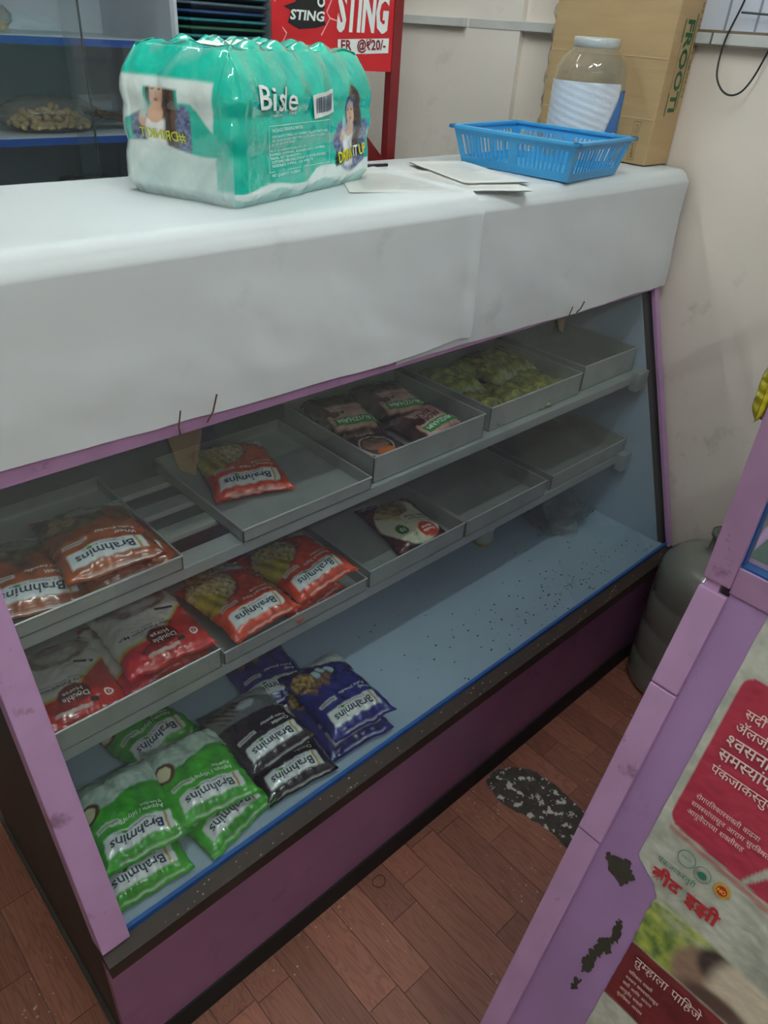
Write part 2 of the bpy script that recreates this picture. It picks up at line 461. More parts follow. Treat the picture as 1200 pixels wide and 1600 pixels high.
# trunking along the right wall and the pale board above it
M_trunk = mat('dusty_white_trunking', (206, 206, 204), 0.5, var=0.1, dirt=(120, 112, 100), dscale=12, dlo=0.58, dhi=0.75, damt=0.5)
tr = empty('trim_1', (XW, 1.0, 1.62)); structure(tr)
for (a, b_, nm) in [(-2.3, 0.96, 'trunking'), (0.965, 1.705, 'trunking'), (1.71, 2.49, 'trunking')]:
    m = MB(); xo = -0.018-0.018 if a > 1.4 else (-0.02 if a > 0.9 else -0.02)
    m.box(xo-0.0, 0, a-1.0, b_-1.0, -0.010, 0.012); m.build(nm, M_trunk, tr, bevel=0.0015)
m = MB(); m.box(-0.022, 0, -3.3, 0.5, -0.0135, -0.010); m.build('lower_lip', mat('brown_dust_lip', (112, 104, 94), 0.8), tr)
m = MB(); m.box(-0.016, 0, -3.3, 0.1, 0.012, 0.0175); m.build('upper_lip', mat('brown_wood_lip', (126, 110, 90), 0.7, var=0.2), tr)
m = MB(); m.box(-0.008, 0, -3.3, 0.1, 0.0175, 0.9); m.build('backing_board', mat('lilac_white_board', (214, 218, 232), 0.5, var=0.04, dirt=(150, 148, 150), dscale=9, dlo=0.62, dhi=0.78, damt=0.5), tr)
for k, y in enumerate([-0.13, -0.06]):
    m = MB(); m.box(-0.011, -0.008, y, y+0.004, 0.018, 0.5); m.build('board_joint', mat('grey_joint', (150, 152, 160), 0.6), tr)

# ceiling tube lights
M_tube = mat('white_tube_fixture', (235, 235, 235), 0.4)
def emis(name, rgb, s):
    m_, n, l, b = nt(name); b.inputs['Base Color'].default_value = (*s2l(rgb), 1)
    b.inputs['Emission Color'].default_value = (*s2l(rgb), 1); b.inputs['Emission Strength'].default_value = s; return m_
for (c, ax, pw, lab) in TUBES:
    M_emit = emis('tube_glass', (243, 255, 253), pw); dz = c[2]-2.9
    e = empty('tube_light', (c[0], c[1], 2.9)); tag(e, lab, 'tube light', 'ceiling tube lights')
    m = MB(); m.box(-0.62, 0.62, -0.025, 0.025, dz+0.03, 0.0); m.build('batten', M_tube, e, bevel=0.004)
    m = MB(); m.tube([(-0.6, 0, dz), (0.6, 0, dz)], 0.013, 10); m.build('tube', M_emit, e, smooth=True)
    for sx in (-1, 1):
        m = MB(); m.box(sx*0.61-0.012, sx*0.61+0.012, -0.018, 0.018, dz-0.018, dz+0.03); m.build('tube_holder', M_tube, e)

# ------------------------------------------------------------------ the glass-fronted display case
CX0, CX1 = 0.13, 1.895          # case ends
GY0, GZ0, GY1, GZ1 = 0.684, 0.375, 0.938, 1.075   # slanted glass, bottom and top
ZT = 1.345                       # top board
case = tag(empty('display_case', (1.0, 0.98, 0.0)), 'purple framed display counter with slanted glass front and two tray shelves', 'display case')
def cpart(name, mb, m_, smooth=False, bevel=0.0):
    mb.v = [(x-1.0, y-0.98, z) for (x, y, z) in mb.v]
    return mb.build(name, m_, case, smooth=smooth, bevel=bevel)
def inside_floor_mat():
    m_ = mat('pale_blue_case_floor', (176, 196, 216), 0.4, var=0.05, vscale=5, dirt=(70, 72, 80), dscale=58, dlo=0.735, dhi=0.755, damt=0.9)
    return m_
case_floor = cpart('case_floor', MB().box(CX0+0.02, CX1-0.02, 0.684, 1.295, 0.352, GZ0), inside_floor_mat())
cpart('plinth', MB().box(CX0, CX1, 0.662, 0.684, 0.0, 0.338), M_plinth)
cpart('foot_shade_strip', MB().prism([(0.650, 0.0), (0.662, 0.0), (0.662, 0.05), (0.657, 0.05)], 'X', CX0, CX1), M_black)  # shade and grime along the plinth foot, painted as a black strip
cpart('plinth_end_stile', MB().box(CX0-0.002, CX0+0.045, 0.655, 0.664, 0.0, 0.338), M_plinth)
cpart('front_ledge', MB().prism([(0.648, 0.334), (0.690, 0.338), (0.690, 0.372), (0.652, 0.358)], 'X', CX0, CX1), M_brown)
cpart('glass_bead', MB().box(CX0+0.02, CX1-0.015, 0.679, 0.686, 0.366, 0.380), M_blue)
def slope_pt(t, off=0.0):
    y = GY0+(GY1-GY0)*t; z = GZ0+(GZ1-GZ0)*t; n_ = Vector((0, -(GZ1-GZ0), (GY1-GY0))).normalized()
    return (y+n_.y*off, z+n_.z*off)
def post(x0, x1, o0, o1, m_, name):
    a0, a1 = slope_pt(-0.012, o0), slope_pt(-0.012, o1); b0, b1 = slope_pt(1.0, o0), slope_pt(1.0, o1)
    cpart(name, MB().prism([a0, a1, b1, b0][::-1], 'X', x0, x1), m_, bevel=0.002)
post(CX0, CX0+0.046, -0.03, 0.012, M_purple, 'corner_post')
post(CX1-0.022, CX1, -0.03, 0.012, M_purple, 'corner_post')
post(CX1-0.030, CX1-0.022, -0.03, 0.002, M_black, 'post_seal')
cpart('top_rail', MB().box(CX0, CX1, 0.924, 0.955, 1.062, 1.10), M_purple, bevel=0.002)
cpart('fascia', MB().box(CX0, CX1, 0.938, 0.958, 1.10, 1.322), mat('plain_board', (150, 130, 120), 0.6))
cpart('top_board', MB().box(CX0-0.02, CX1+0.01, 0.958, 1.30, ZT-0.04, ZT), mat('plain_board', (150, 130, 120), 0.6))
side = [(0.665, 0.0), (1.30, 0.0), (1.30, ZT-0.04), (0.955, ZT-0.04), (0.955, 1.06), (0.705, GZ0), (0.705, 0.34), (0.665, 0.34)]
cpart('side_panel', MB().prism(side, 'X', CX1-0.036, CX1-0.012), M_inside)
cpart('side_panel', MB().prism(side, 'X', CX0+0.004, CX0+0.026), M_sidep)
inn = [(0.73, GZ0), (1.29, GZ0), (1.29, 1.30), (0.96, 1.30), (0.96, 1.07)]
cpart('side_lining', MB().prism(inn, 'X', CX0+0.026, CX0+0.030), M_inside)
cpart('back_panel', MB().box(CX0+0.026, CX1-0.036, 1.285, 1.30, 0.0, ZT-0.04), mat('blue_grey_back_board', (112, 126, 140), 0.5, var=0.1))
# shelf rails
for z0, z1, ys in [(0.822, 0.846, [(0.888, 0.928), (0.975, 1.01), (1.055, 1.09), (1.14, 1.175)]), (0.580, 0.606, [(0.874, 0.912), (0.96, 0.995), (1.045, 1.08), (1.125, 1.16)])]:
    for k, (y0, y1) in enumerate(ys):
        cpart('shelf_rail', MB().box(CX0+0.03, CX1-0.036, y0, y1, z0 if k == 0 else z1-0.012, z1), M_rail, bevel=0.002)
cpart('rail_bracket', MB().box(1.805, 1.858, 0.868, 0.890, 0.808, 0.860), M_rail, bevel=0.002)
cpart('rail_bracket', MB().box(1.815, 1.858, 0.852, 0.876, 0.560, 0.612), M_rail, bevel=0.002)
g0, g1 = slope_pt(0.0), slope_pt(1.0)
gp = MB().add([(CX0+0.047, g0[0], g0[1]), (CX1-0.03, g0[0], g0[1]), (CX1-0.03, g1[0], g1[1]), (CX0+0.047, g1[0], g1[1])], [(0, 1, 2, 3)])
cpart('glass_pane', gp, M_glass)
# debris lying on the ledge and the case floor
dm = MB()
for k in range(70):
    x = random.uniform(0.2, 1.85); y = random.uniform(0.655, 0.674); z = 0.358+(y-0.652)*0.37; r = random.uniform(0.001, 0.0028)
    dm.add([(x-r, y-r*0.6, z), (x+r, y-r*0.4, z), (x+r*0.7, y+r*0.6, z), (x-r*0.6, y+r*0.5, z), (x, y, z+r*0.7)], [(0, 1, 4), (1, 2, 4), (2, 3, 4), (3, 0, 4)])
tag(cpart('ledge_crumbs', dm, mat('pale_crumb', (170, 165, 155), 0.8)), kind='stuff')
dm = MB()
for k in range(260):
    u_ = random.random()
    if u_ < 0.75: x = random.gauss(1.42, 0.22); y = random.gauss(0.745, 0.05)
    else: x = random.uniform(0.9, 1.85); y = random.uniform(0.7, 1.0)
    if not (0.8 < x < 1.85 and 0.69 < y < 1.1): continue
    r = random.uniform(0.0011, 0.0038); a = random.uniform(0, 3.14); q = random.uniform(0.35, 0.9); z = GZ0
    pts = [(x+r*math.cos(a+t)*(1 if i % 2 == 0 else q), y+r*math.sin(a+t)*(1 if i % 2 == 0 else q), z+0.0002) for i, t in enumerate([0, 1.57, 3.14, 4.71])]
    dm.add(pts+[(x, y, z+r*0.8)], [(0, 1, 4), (1, 2, 4), (2, 3, 4), (3, 0, 4)])
tag(cpart('floor_specks', dm, mat('dark_speck', (52, 52, 58), 0.8)), kind='stuff')

# ------------------------------------------------------------------ white paper sheets over the counter
def sm(x, a, b):
    if a == b: return 1.0 if x >= a else 0.0
    t = max(0.0, min(1.0, (x-a)/(b-a))); return t*t*(3-2*t)
def sheet(x0, x1, zb, lift, seed, nx=120):
    prof = []
    rr = 0.030
    for k in range(22): prof.append((1.308-(1.308-0.927-rr)*k/21, 1.3505))
    for k in range(1, 9):
        a = math.pi/2*k/8; prof.append((0.927+rr-rr*math.sin(a), 1.3505-rr+rr*math.cos(a)))
    nb = 26
    for k in range(1, nb+1): prof.append((0.927, 1.3505-rr+(zb-1.3505+rr)*k/nb))
    m = MB()
    def fn(u, v):
        x = x0+(x1-x0)*u; i = v*(len(prof)-1); k = min(int(i), len(prof)-2); t = i-k
        y = prof[k][0]*(1-t)+prof[k+1][0]*t; z = prof[k][1]*(1-t)+prof[k+1][1]*t
        if v > 0.5:
            d = max(0.0, min(1.0, (1.3205-z)/0.2+0.10))
            y += -lift-0.006*d - 0.010*d*(0.5+0.5*math.sin(x*5.0+seed+2*z)) + 0.007*fbm(x*3.5+z*2, z*5, seed)*d + 0.0016*fbm(x*16+z*9, z*7-x*4, seed+2)
            y = min(y, 0.9225-lift)
            z += 0.006*fbm(x*2.2, seed)*d*(1 if v > 0.75 else 0)
        else:
            z += lift + max(0.0, 0.0012*fbm(x*5, y*7, seed)+0.0006)
        if lift > 0:
            k = sm(u, 0.975, 1.0); y -= 0.006*k*(v > 0.5); z += 0.003*k*(v <= 0.5)
        return (x, y, z)
    m.grid(fn, nx, len(prof)-1)
    return m
a = sheet(0.06, 1.122, 1.088, 0.0032, 1.3).build('counter_sheet', M_cloth, smooth=True)
tag(a, 'long white paper sheet covering the left half of the counter top', 'counter sheet', 'white sheets over the counter')
b = sheet(0.925, 1.905, 1.072, 0.0, 4.1, 90).build('counter_sheet', M_cloth, smooth=True)
tag(b, 'white paper sheet covering the wall end of the counter top', 'counter sheet', 'white sheets over the counter')

# ------------------------------------------------------------------ metal trays on the shelves
def tray(x0, x1, y0, y1, z, h, label, shelf):
    e = empty('metal_tray', ((x0+x1)/2, (y0+y1)/2, z)); tag(e, label, 'tray', shelf)
    a, b_ = (x1-x0)/2, (y1-y0)/2; t = 0.0016
    MB().box(-a, a, -b_, b_, 0, t).build('tray_base', M_alu, e)
    for (p, q, r_, s_, nm) in [(-a, a, -b_, -b_+t, 'front_wall'), (-a, a, b_-t, b_, 'back_wall'), (-a, -a+t, -b_, b_, 'side_wall'), (a-t, a, -b_, b_, 'side_wall')]:
        MB().box(p, q, r_, s_, 0.0, h).build(nm, M_alu, e)
    rm = MB(); r = 0.0022
    rm.tube([(-a, -b_, h), (a, -b_, h), (a, b_, h), (-a, b_, h)], r, 6, closed=True)
    rm.build('rolled_rim', mat('bright_aluminium_edge', (205, 208, 208), 0.35, metal=0.5), e)
    return e
UY0, UY1, UZ = 0.886, 1.19, 0.8462
LY0, LY1, LZ = 0.873, 1.165, 0.6062
tray(0.165, 0.442, UY0, UY1, UZ, 0.026, 'metal tray at the left end of the upper shelf holding brown packets', 'upper shelf trays')
tray(0.557, 0.850, UY0, UY1, UZ, 0.026, 'upper shelf metal tray with one orange packet beside the open gap', 'upper shelf trays')
tray(0.866, 1.195, UY0+0.012, UY1, UZ, 0.058, 'upper shelf metal tray with brown and pink packets', 'upper shelf trays')
tray(1.228, 1.580, UY0+0.022, UY1, UZ, 0.058, 'upper shelf metal tray filled with yellow clear packets', 'upper shelf trays')
tray(1.602, 1.850, UY0+0.03, UY1, UZ, 0.066, 'empty metal tray at the wall end of the upper shelf', 'upper shelf trays')
tray(0.170, 0.489, LY0, LY1, LZ, 0.044, 'metal tray at the left end of the lower shelf holding red and cream packets', 'lower shelf trays')
tray(0.496, 0.842, LY0, LY1, LZ, 0.030, 'lower shelf metal tray under the orange packets', 'lower shelf trays')
tray(0.850, 1.146, LY0, LY1, LZ, 0.044, 'lower shelf metal tray with one cream and maroon packet', 'lower shelf trays')
tray(1.152, 1.462, LY0, LY1, LZ, 0.044, 'empty lower shelf metal tray second from the wall end', 'lower shelf trays')
tray(1.492, 1.850, LY0+0.004, LY1, LZ, 0.044, 'empty metal tray at the wall end of the lower shelf', 'lower shelf trays')


# ------------------------------------------------------------------ food packets
def sm(x, a, b):
    if a == b: return 1.0 if x >= a else 0.0
    t = max(0.0, min(1.0, (x-a)/(b-a))); return t*t*(3-2*t)
def boxm(u, v, u0, u1, v0, v1, s=0.012):
    return sm(u, u0-s, u0+s)*(1-sm(u, u1-s, u1+s))*sm(v, v0-s, v0+s)*(1-sm(v, v1-s, v1+s))
def elm(u, v, cu, cv, ru, rv, s=0.06):
    return 1-sm(math.hypot((u-cu)/ru, (v-cv)/rv), 1-s, 1+s)
def mixc(a, b, t): return tuple(a[i]*(1-t)+b[i]*t for i in range(3))
def C_(r, g, b): return s2l((r, g, b))

class PacketShape:
    def __init__(s, w_, h, t, seed, wr=1.0, sag=0.0):
        s.w, s.h, s.t, s.seed, s.wr = w_, h, t, seed, wr
    def body(s, u, v):
        a = min(1.0, abs(2*u)); b = min(1.0, abs(2*v)/0.93)
        return (max(0.0, 1-a**2.8))**0.55 * (max(0.0, 1-b**3.0))**0.5
    def xy(s, u, v):
        b = abs(2*v); k = 1-0.05*(1-b**2)
        x = u*s.w*k + 0.003*s.wr*fbm(v*6, s.seed, 5); y = v*s.h*(1-0.025*(1-(2*u)**2)) + 0.003*s.wr*fbm(u*5, s.seed, 9)
        return x, y
    def top(s, u, v):
        hb = s.body(u, v); x, y = s.xy(u, v)
        b = abs(2*v)
        fold = 0.0011*s.wr*math.sin(u*46+s.seed*3+2*fbm(u*4, v*4, s.seed))*sm(b, 0.45, 0.9)
        lump = 1+0.16*s.wr*fbm(u*3.1+s.seed, v*3.1, 1.7)
        wrk = 0.0009*s.wr*fbm(u*14, v*16, s.seed+3)
        z = 0.30*s.t + 0.70*s.t*hb*lump + (fold+wrk)*(0.35+hb*0.65)
        z += 0.004*s.wr*fbm(u*3, v*2, s.seed+8)*sm(b, 0.8, 1.0)
        return Vector((x, y, max(z, 0.0012)))
    def bot(s, u, v):
        hb = s.body(u, v); x, y = s.xy(u, v); t_ = s.top(u, v)
        return Vector((x, y, max(0.0, min(t_.z-0.0006, 0.30*s.t-0.40*s.t*hb))))
    def fn(s):
        """(u, v) in metres from the centre -> point, normal on the upper face"""
        def f(x, y):
            u = max(-0.499, min(0.499, x/s.w)); v = max(-0.499, min(0.499, y/s.h)); e = 0.008
            p = s.top(u, v); du = s.top(min(u+e, .5), v)-s.top(max(u-e, -.5), v); dv = s.top(u, min(v+e, .5))-s.top(u, max(v-e, -.5))
            return p, du.cross(dv).normalized()
        return f
    def mesh(s, name, paint, nu=70, nv=92):
        m = MB(); cols = []
        m.grid(lambda a, b: s.top(a-0.5, b-0.5), nu, nv)
        for j in range(nv+1):
            for i in range(nu+1):
                cols.append(paint(i/nu-0.5, j/nv-0.5))
        k = len(m.v); cu, cv = 18, 24
        m.grid(lambda a, b: s.bot(1-a-0.5 if False else 0.5-a, b-0.5), cu, cv)
        back = paint(0.45, 0.45)
        cols += [back]*((cu+1)*(cv+1))
        # skirt joining both faces
        def rim(n_, n2, base, flip):
            r = [base+i for i in range(n_+1)]; r += [base+(j+1)*(n_+1)-1 for j in range(1, n2+1)]
            r += [base+n2*(n_+1)+i for i in range(n_-1, -1, -1)]; r += [base+j*(n_+1) for j in range(n2-1, 0, -1)]
            return r
        me = m.mesh(name, smooth=True)
        set_print(me, cols)
        return me

M_film = film_mat('printed_film')
M_film_dull = film_mat('printed_film_soft', rough=0.35, bump=0.25, coat=0.2)

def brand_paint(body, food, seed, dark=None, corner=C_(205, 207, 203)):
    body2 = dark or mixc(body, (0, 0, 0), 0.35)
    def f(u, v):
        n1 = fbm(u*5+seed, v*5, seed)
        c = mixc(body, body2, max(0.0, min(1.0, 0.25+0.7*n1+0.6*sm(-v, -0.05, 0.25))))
        c = food(u, (v-0.03)*0.94, c)
        k = (1-sm(v, -0.40-0.30*u, -0.37-0.30*u))*sm(-u, -0.10, 0.0)
        c = mixc(c, corner, k*0.9)
        # brand panel with its gold bar
        p = boxm(u, v, -0.38, 0.40, 0.240, 0.400, 0.010)
        c = mixc(c, C_(226, 228, 230), p)
        c = mixc(c, C_(196, 164, 84), p*boxm(u, v, -0.325, -0.295, 0.1, 0.5, 0.006))
        # pill outline
        c = mixc(c, C_(215, 215, 210), boxm(u, v, 0.14, 0.41, 0.125, 0.170, 0.008)*0.85)
        c = mixc(c, body2, boxm(u, v, 0.16, 0.39, 0.137, 0.158, 0.006)*0.6)
        # crimped seal near the top edge
        c = mixc(c, C_(216, 214, 208), boxm(u, v, -0.40+0.5*max(0, u), 0.30, 0.462, 0.474, 0.006)*0.6)
        return c
    return f

def f_wheat(u, v, c):
    k = elm(u, v, 0.16, -0.27, 0.40, 0.20)
    n = fbm(u*9, v*9, 2.0); base = mixc(C_(120, 98, 76), C_(70, 50, 36), max(0, min(1, 0.5+n)))
    c = mixc(c, base, k)
    c = mixc(c, C_(148, 152, 146), elm(u, v, -0.02, -0.30, 0.20, 0.075, 0.2)*0.75)
    for (cu, cv) in ((0.30, -0.27), (0.20, -0.20), (0.36, -0.18)):
        c = mixc(c, C_(168, 134, 96), elm(u, v, cu, cv, 0.075, 0.05, 0.25)*0.7)
    return c
def f_rava(u, v, c):
    k = elm(u, v, 0.20, -0.22, 0.32, 0.23)
    n = fbm(u*22, v*22, 5.0)
    c = mixc(c, C_(120, 60, 40), elm(u, v, 0.19, -0.23, 0.37, 0.27)*0.7)
    c = mixc(c, mixc(C_(204, 186, 134), C_(132, 108, 62), max(0, min(1, 0.45+0.9*n))), k)
    lf = elm(u, v, 0.36, -0.07, 0.20, 0.17) * sm(v, -0.30, -0.20)
    c = mixc(c, mixc(C_(196, 178, 62), C_(140, 124, 38), 0.5+0.5*math.sin(u*40+v*10)), lf*(1-elm(u, v, 0.14, -0.26, 0.24, 0.16)))
    return c
def f_green(u, v, c):
    k = 1-sm(v, -0.14+0.05*math.sin(u*6), -0.11+0.05*math.sin(u*6))
    n = fbm(u*8, v*8, 7.0)
    c = mixc(c, mixc(C_(206, 220, 212), C_(150, 172, 160), max(0, min(1, 0.4+n))), k*0.92)
    e = elm(u, v, 0.40, -0.10, 0.13, 0.10)
    c = mixc(c, C_(92, 66, 38), e); c = mixc(c, C_(226, 214, 176), elm(u, v, 0.41, -0.10, 0.085, 0.07))
    return c
def f_black(u, v, c):
    k = 1-sm(v, -0.12-0.1*u, -0.09-0.1*u)
    c = mixc(c, C_(120, 122, 122), k*0.75)
    for i, (cu, cv) in enumerate(((0.30, -0.24), (0.16, -0.29), (0.38, -0.36), (0.02, -0.34))):
        c = mixc(c, mixc(C_(66, 60, 56), C_(120, 116, 112), 0.5+0.5*math.sin((u+v)*60)), elm(u, v, cu, cv, 0.10, 0.085, 0.2)*0.9)
    c = mixc(c, C_(172, 184, 186), elm(u, v, -0.06, -0.27, 0.13, 0.06, 0.2)*0.8)
    return c
def f_ragi(u, v, c):
    for (cu, cv) in ((0.02, -0.16), (0.13, -0.19), (0.25, -0.14)):
        du, dv = u-cu, v-cv; a = du*0.8+dv*0.6; b = -du*0.6+dv*0.8
        k = boxm(a, b, -0.17, 0.13, -0.055, 0.055, 0.012)
        c = mixc(c, mixc(C_(134, 106, 92), C_(96, 70, 60), 0.5+0.5*math.sin(a*70)), k)
        c = mixc(c, C_(176, 204, 214), elm(a, b, -0.16, 0.0, 0.05, 0.056, 0.15))
    n = fbm(u*20, v*20, 3.0)
    c = mixc(c, mixc(C_(192, 160, 100), C_(96, 66, 34), max(0, min(1, 0.5+n))), elm(u, v, 0.33, -0.24, 0.15, 0.13, 0.15))
    return c

KINDS = {}
def make_kind(key, w_, h, t, paint, prints, seed, wr=1.0, film=None):
    """prints: list of (part name, material, Print) laid on the upper face"""
    sh = PacketShape(w_, h, t, seed, wr)
    me = sh.mesh('bag', paint); me.materials.append(film or M_film)
    fn = sh.fn(); parts = []
    for (nm, m_, pr_) in prints:
        q = pr_.mesh(nm, fn, 0.0020 if nm == 'plate_lettering' else 0.0010); q.materials.append(m_); parts.append((nm, q))
    KINDS[key] = (me, parts, sh)

def brand_prints(w_, h, l1, l2, name_m=M_white):
    b = Print().text('Brahmins', -0.265*w_, 0.295*h, 0.078*h, 0.012, width=0.60*w_)
    b.text('A Vegetarian Promise', -0.20*w_, 0.260*h, 0.018*h, 0.0, width=0.44*w_)
    lf = Print().poly([(0.13*w_, 0.270*h), (0.16*w_, 0.253*h), (0.20*w_, 0.260*h), (0.185*w_, 0.280*h), (0.15*w_, 0.287*h)])
    p = Print()
    p.text(l1, -0.36*w_, 0.160*h, 0.042*h, 0.004)
    if l2: p.text(l2, -0.36*w_, 0.105*h, 0.038*h, 0.0)
    p.text('Easy & Tasty' if False else 'powder', -0.30*w_, 0.018*h, 0.018*h) if False else None
    return [('brand_lettering', M_navytxt, b), ('leaf_mark', M_leaf, lf), ('product_lettering', name_m, p)]

PWd, PHt = 0.152, 0.205
for sfx, sd in (('', 1.0), ('2', 6.3)):
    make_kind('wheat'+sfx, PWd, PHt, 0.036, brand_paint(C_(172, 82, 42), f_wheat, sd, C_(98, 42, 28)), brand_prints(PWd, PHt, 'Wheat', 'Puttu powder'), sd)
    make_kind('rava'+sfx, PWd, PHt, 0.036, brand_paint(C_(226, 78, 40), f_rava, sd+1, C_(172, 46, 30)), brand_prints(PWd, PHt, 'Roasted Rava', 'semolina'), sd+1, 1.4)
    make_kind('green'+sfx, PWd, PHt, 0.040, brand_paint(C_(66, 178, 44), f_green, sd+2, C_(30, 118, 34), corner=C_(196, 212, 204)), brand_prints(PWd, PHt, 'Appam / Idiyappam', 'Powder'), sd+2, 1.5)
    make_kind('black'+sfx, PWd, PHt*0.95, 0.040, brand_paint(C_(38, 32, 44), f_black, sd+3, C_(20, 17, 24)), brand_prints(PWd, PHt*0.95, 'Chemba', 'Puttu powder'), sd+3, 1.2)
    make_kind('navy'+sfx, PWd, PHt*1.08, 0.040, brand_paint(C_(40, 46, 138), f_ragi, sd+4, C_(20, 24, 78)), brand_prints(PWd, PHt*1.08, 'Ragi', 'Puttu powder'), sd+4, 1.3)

# red and cream rice-mix packet
def palappam_paint(seed):
    red, cream, yel = C_(220, 44, 48), C_(222, 216, 206), C_(206, 180, 70)
    def f(u, v):
        n1 = fbm(u*5+seed, v*5, seed)
        c = mixc(red, C_(168, 26, 34), max(0, min(1, 0.3+0.8*n1)))
        e = 0.18+0.42*(-u-0.05)*(-1)*0.5                      # slanted edge of the cream field
        d = v - (0.20 + 0.75*(u+0.05)*(1 if u < -0.05 else 0.05))
        k = 1-sm(d, -0.012, 0.012); c = mixc(c, yel, 1-sm(d-0.03, -0.012, 0.012)); c = mixc(c, cream, k)
        # picture: a bowl of pale pancakes
        q = elm(u, v, 0.02, -0.30, 0.42, 0.17)
        c = mixc(c, mixc(C_(176, 160, 146), C_(112, 82, 66), max(0, min(1, 0.45+fbm(u*7, v*9, 4.0)))), q*0.9)
        c = mixc(c, C_(206, 196, 186), elm(u, v, -0.05, -0.26, 0.22, 0.075, 0.2)*0.8)
        c = mixc(c, C_(150, 24, 34), 1-sm(v, -0.45, -0.42))
        c = mixc(c, C_(116, 24, 28), elm(u, v, -0.02, 0.245, 0.17, 0.105))
        c = mixc(c, C_(150, 24, 30), elm(u, v, 0.12, 0.335, 0.16, 0.05))
        c = mixc(c, C_(210, 205, 200), boxm(u, v, -0.15, 0.22, 0.375, 0.405, 0.006)*0.8)
        return c
    return f
def palappam_prints(w_, h):
    a = Print().text('Easy Palappam Mix', -0.22*w_, 0.105*h, 0.034*h, 0.006, width=0.62*w_).text('Rice flour mix', -0.16*w_, 0.070*h, 0.016*h, width=0.4*w_)
    a.poly([(-0.36*w_, -0.075*h), (-0.16*w_, -0.115*h), (-0.15*w_, -0.085*h), (-0.35*w_, -0.045*h)])
    b = Print().text('Double', -0.02*w_, 0.262*h, 0.050*h, 0.015, align='C', rot=0.05).text('Horse', -0.01*w_, 0.205*h, 0.045*h, 0.015, align='C', rot=0.05)
    b.ring(-0.34*w_, 0.32*h, 0.008, 0.003).text('5', -0.34*w_, 0.305*h, 0.03*h, 0.01, align='C')
    k = Print().rect(-0.22*w_, -0.14*w_, 0.335*h, 0.375*h)
    return [('product_lettering', M_navytxt, a), ('badge_lettering', M_white, b), ('print_block', M_blacktxt, k)]
for sfx, sd in (('', 2.2), ('2', 8.7)):
    make_kind('palappam'+sfx, 0.165, 0.215, 0.034, palappam_paint(sd), palappam_prints(0.165, 0.215), sd, 1.5)

# cream and maroon semolina packet
def sooji_paint(u, v):
    c = mixc(C_(98, 40, 46), C_(60, 26, 32), max(0, min(1, 0.5+fbm(u*5, v*5, 3.0))))
    k = elm(u, v, -0.02, 0.04, 0.50, 0.42, 0.03)*(1-sm(-u-0.2*v, 0.40, 0.43))
    c = mixc(c, C_(222, 216, 190), k)
    p = elm(u, v, 0.10, -0.22, 0.34, 0.18)*k
    c = mixc(c, mixc(C_(176, 146, 96), C_(104, 76, 48), max(0, min(1, 0.5+fbm(u*12, v*12, 6.0)))), p*0.95)
    for (cu, cv, r) in ((0.24, -0.10, 0.10), (0.13, -0.02, 0.08), (0.33, -0.20, 0.07)):
        c = mixc(c, C_(206, 178, 112), elm(u, v, cu, cv, r, r*0.7, 0.2)*k*0.8)
    c = mixc(c, C_(206, 62, 44), elm(u, v, -0.20, 0.30, 0.17, 0.125))
    c = mixc(c, C_(34, 118, 62), elm(u, v, 0.22, 0.20, 0.105, 0.085))
    c = mixc(c, C_(196, 200, 200), boxm(u, v, 0.10, 0.42, -0.46, -0.41, 0.01))
    return c
sp_ = Print().text('Pure Roasted', -0.42*0.15, 0.06*0.2, 0.0075, 0.01).text('Rava / Sooji', -0.42*0.15, 0.0, 0.0095, 0.015).frame(-0.45*0.15, 0.09*0.15, -0.035*0.2, 0.115*0.2, 0.0008)
sw_ = Print().text('Double', -0.20*0.15, 0.305*0.2, 0.008, 0.02, align='C', rot=0.2).text('Horse', -0.19*0.15, 0.25*0.2, 0.008, 0.02, align='C', rot=0.2).text('10', 0.22*0.15, 0.185*0.2, 0.012, 0.02, align='C')
sg_ = Print().ring(0.05*0.15, 0.33*0.2, 0.006, 0.0008).disc(0.05*0.15, 0.33*0.2, 0.002)
make_kind('sooji', 0.150, 0.200, 0.030, sooji_paint, [('product_lettering', M_blacktxt, sp_), ('badge_lettering', M_white, sw_), ('veg_mark', M_greentxt, sg_)], 3.3, 1.0)

# brown and pink packets with a green name plate
def ravi_paint(front):
    def f(u, v):
        n = fbm(u*4, v*4, front)
        c = mixc(C_(110, 78, 70), C_(62, 42, 40), max(0, min(1, 0.5+n)))
        if front < 5:
            k = boxm(u, v, -0.40, 0.34, -0.12, 0.36, 0.03)*(1-elm(u, v, 0.36, -0.02, 0.15, 0.12))
            c = mixc(c, mixc(C_(232, 184, 174), C_(206, 150, 140), max(0, min(1, 0.4+n))), k)
            c = mixc(c, C_(120, 66, 54), elm(u, v, 0.20, 0.06, 0.10, 0.07))
        else:
            c = mixc(c, C_(200, 190, 184), elm(u, v, 0.05, 0.16, 0.30, 0.22, 0.03)*(1-elm(u, v, 0.05, 0.16, 0.27, 0.195, 0.03)))
            c = mixc(c, C_(150, 112, 96), elm(u, v, 0.05, 0.13, 0.24, 0.13))
            c = mixc(c, C_(206, 110, 52), elm(u, v, 0.0, 0.30, 0.16, 0.06)); c = mixc(c, C_(214, 206, 196), 1-sm(-v, -0.43, -0.40))
        return c
    return f
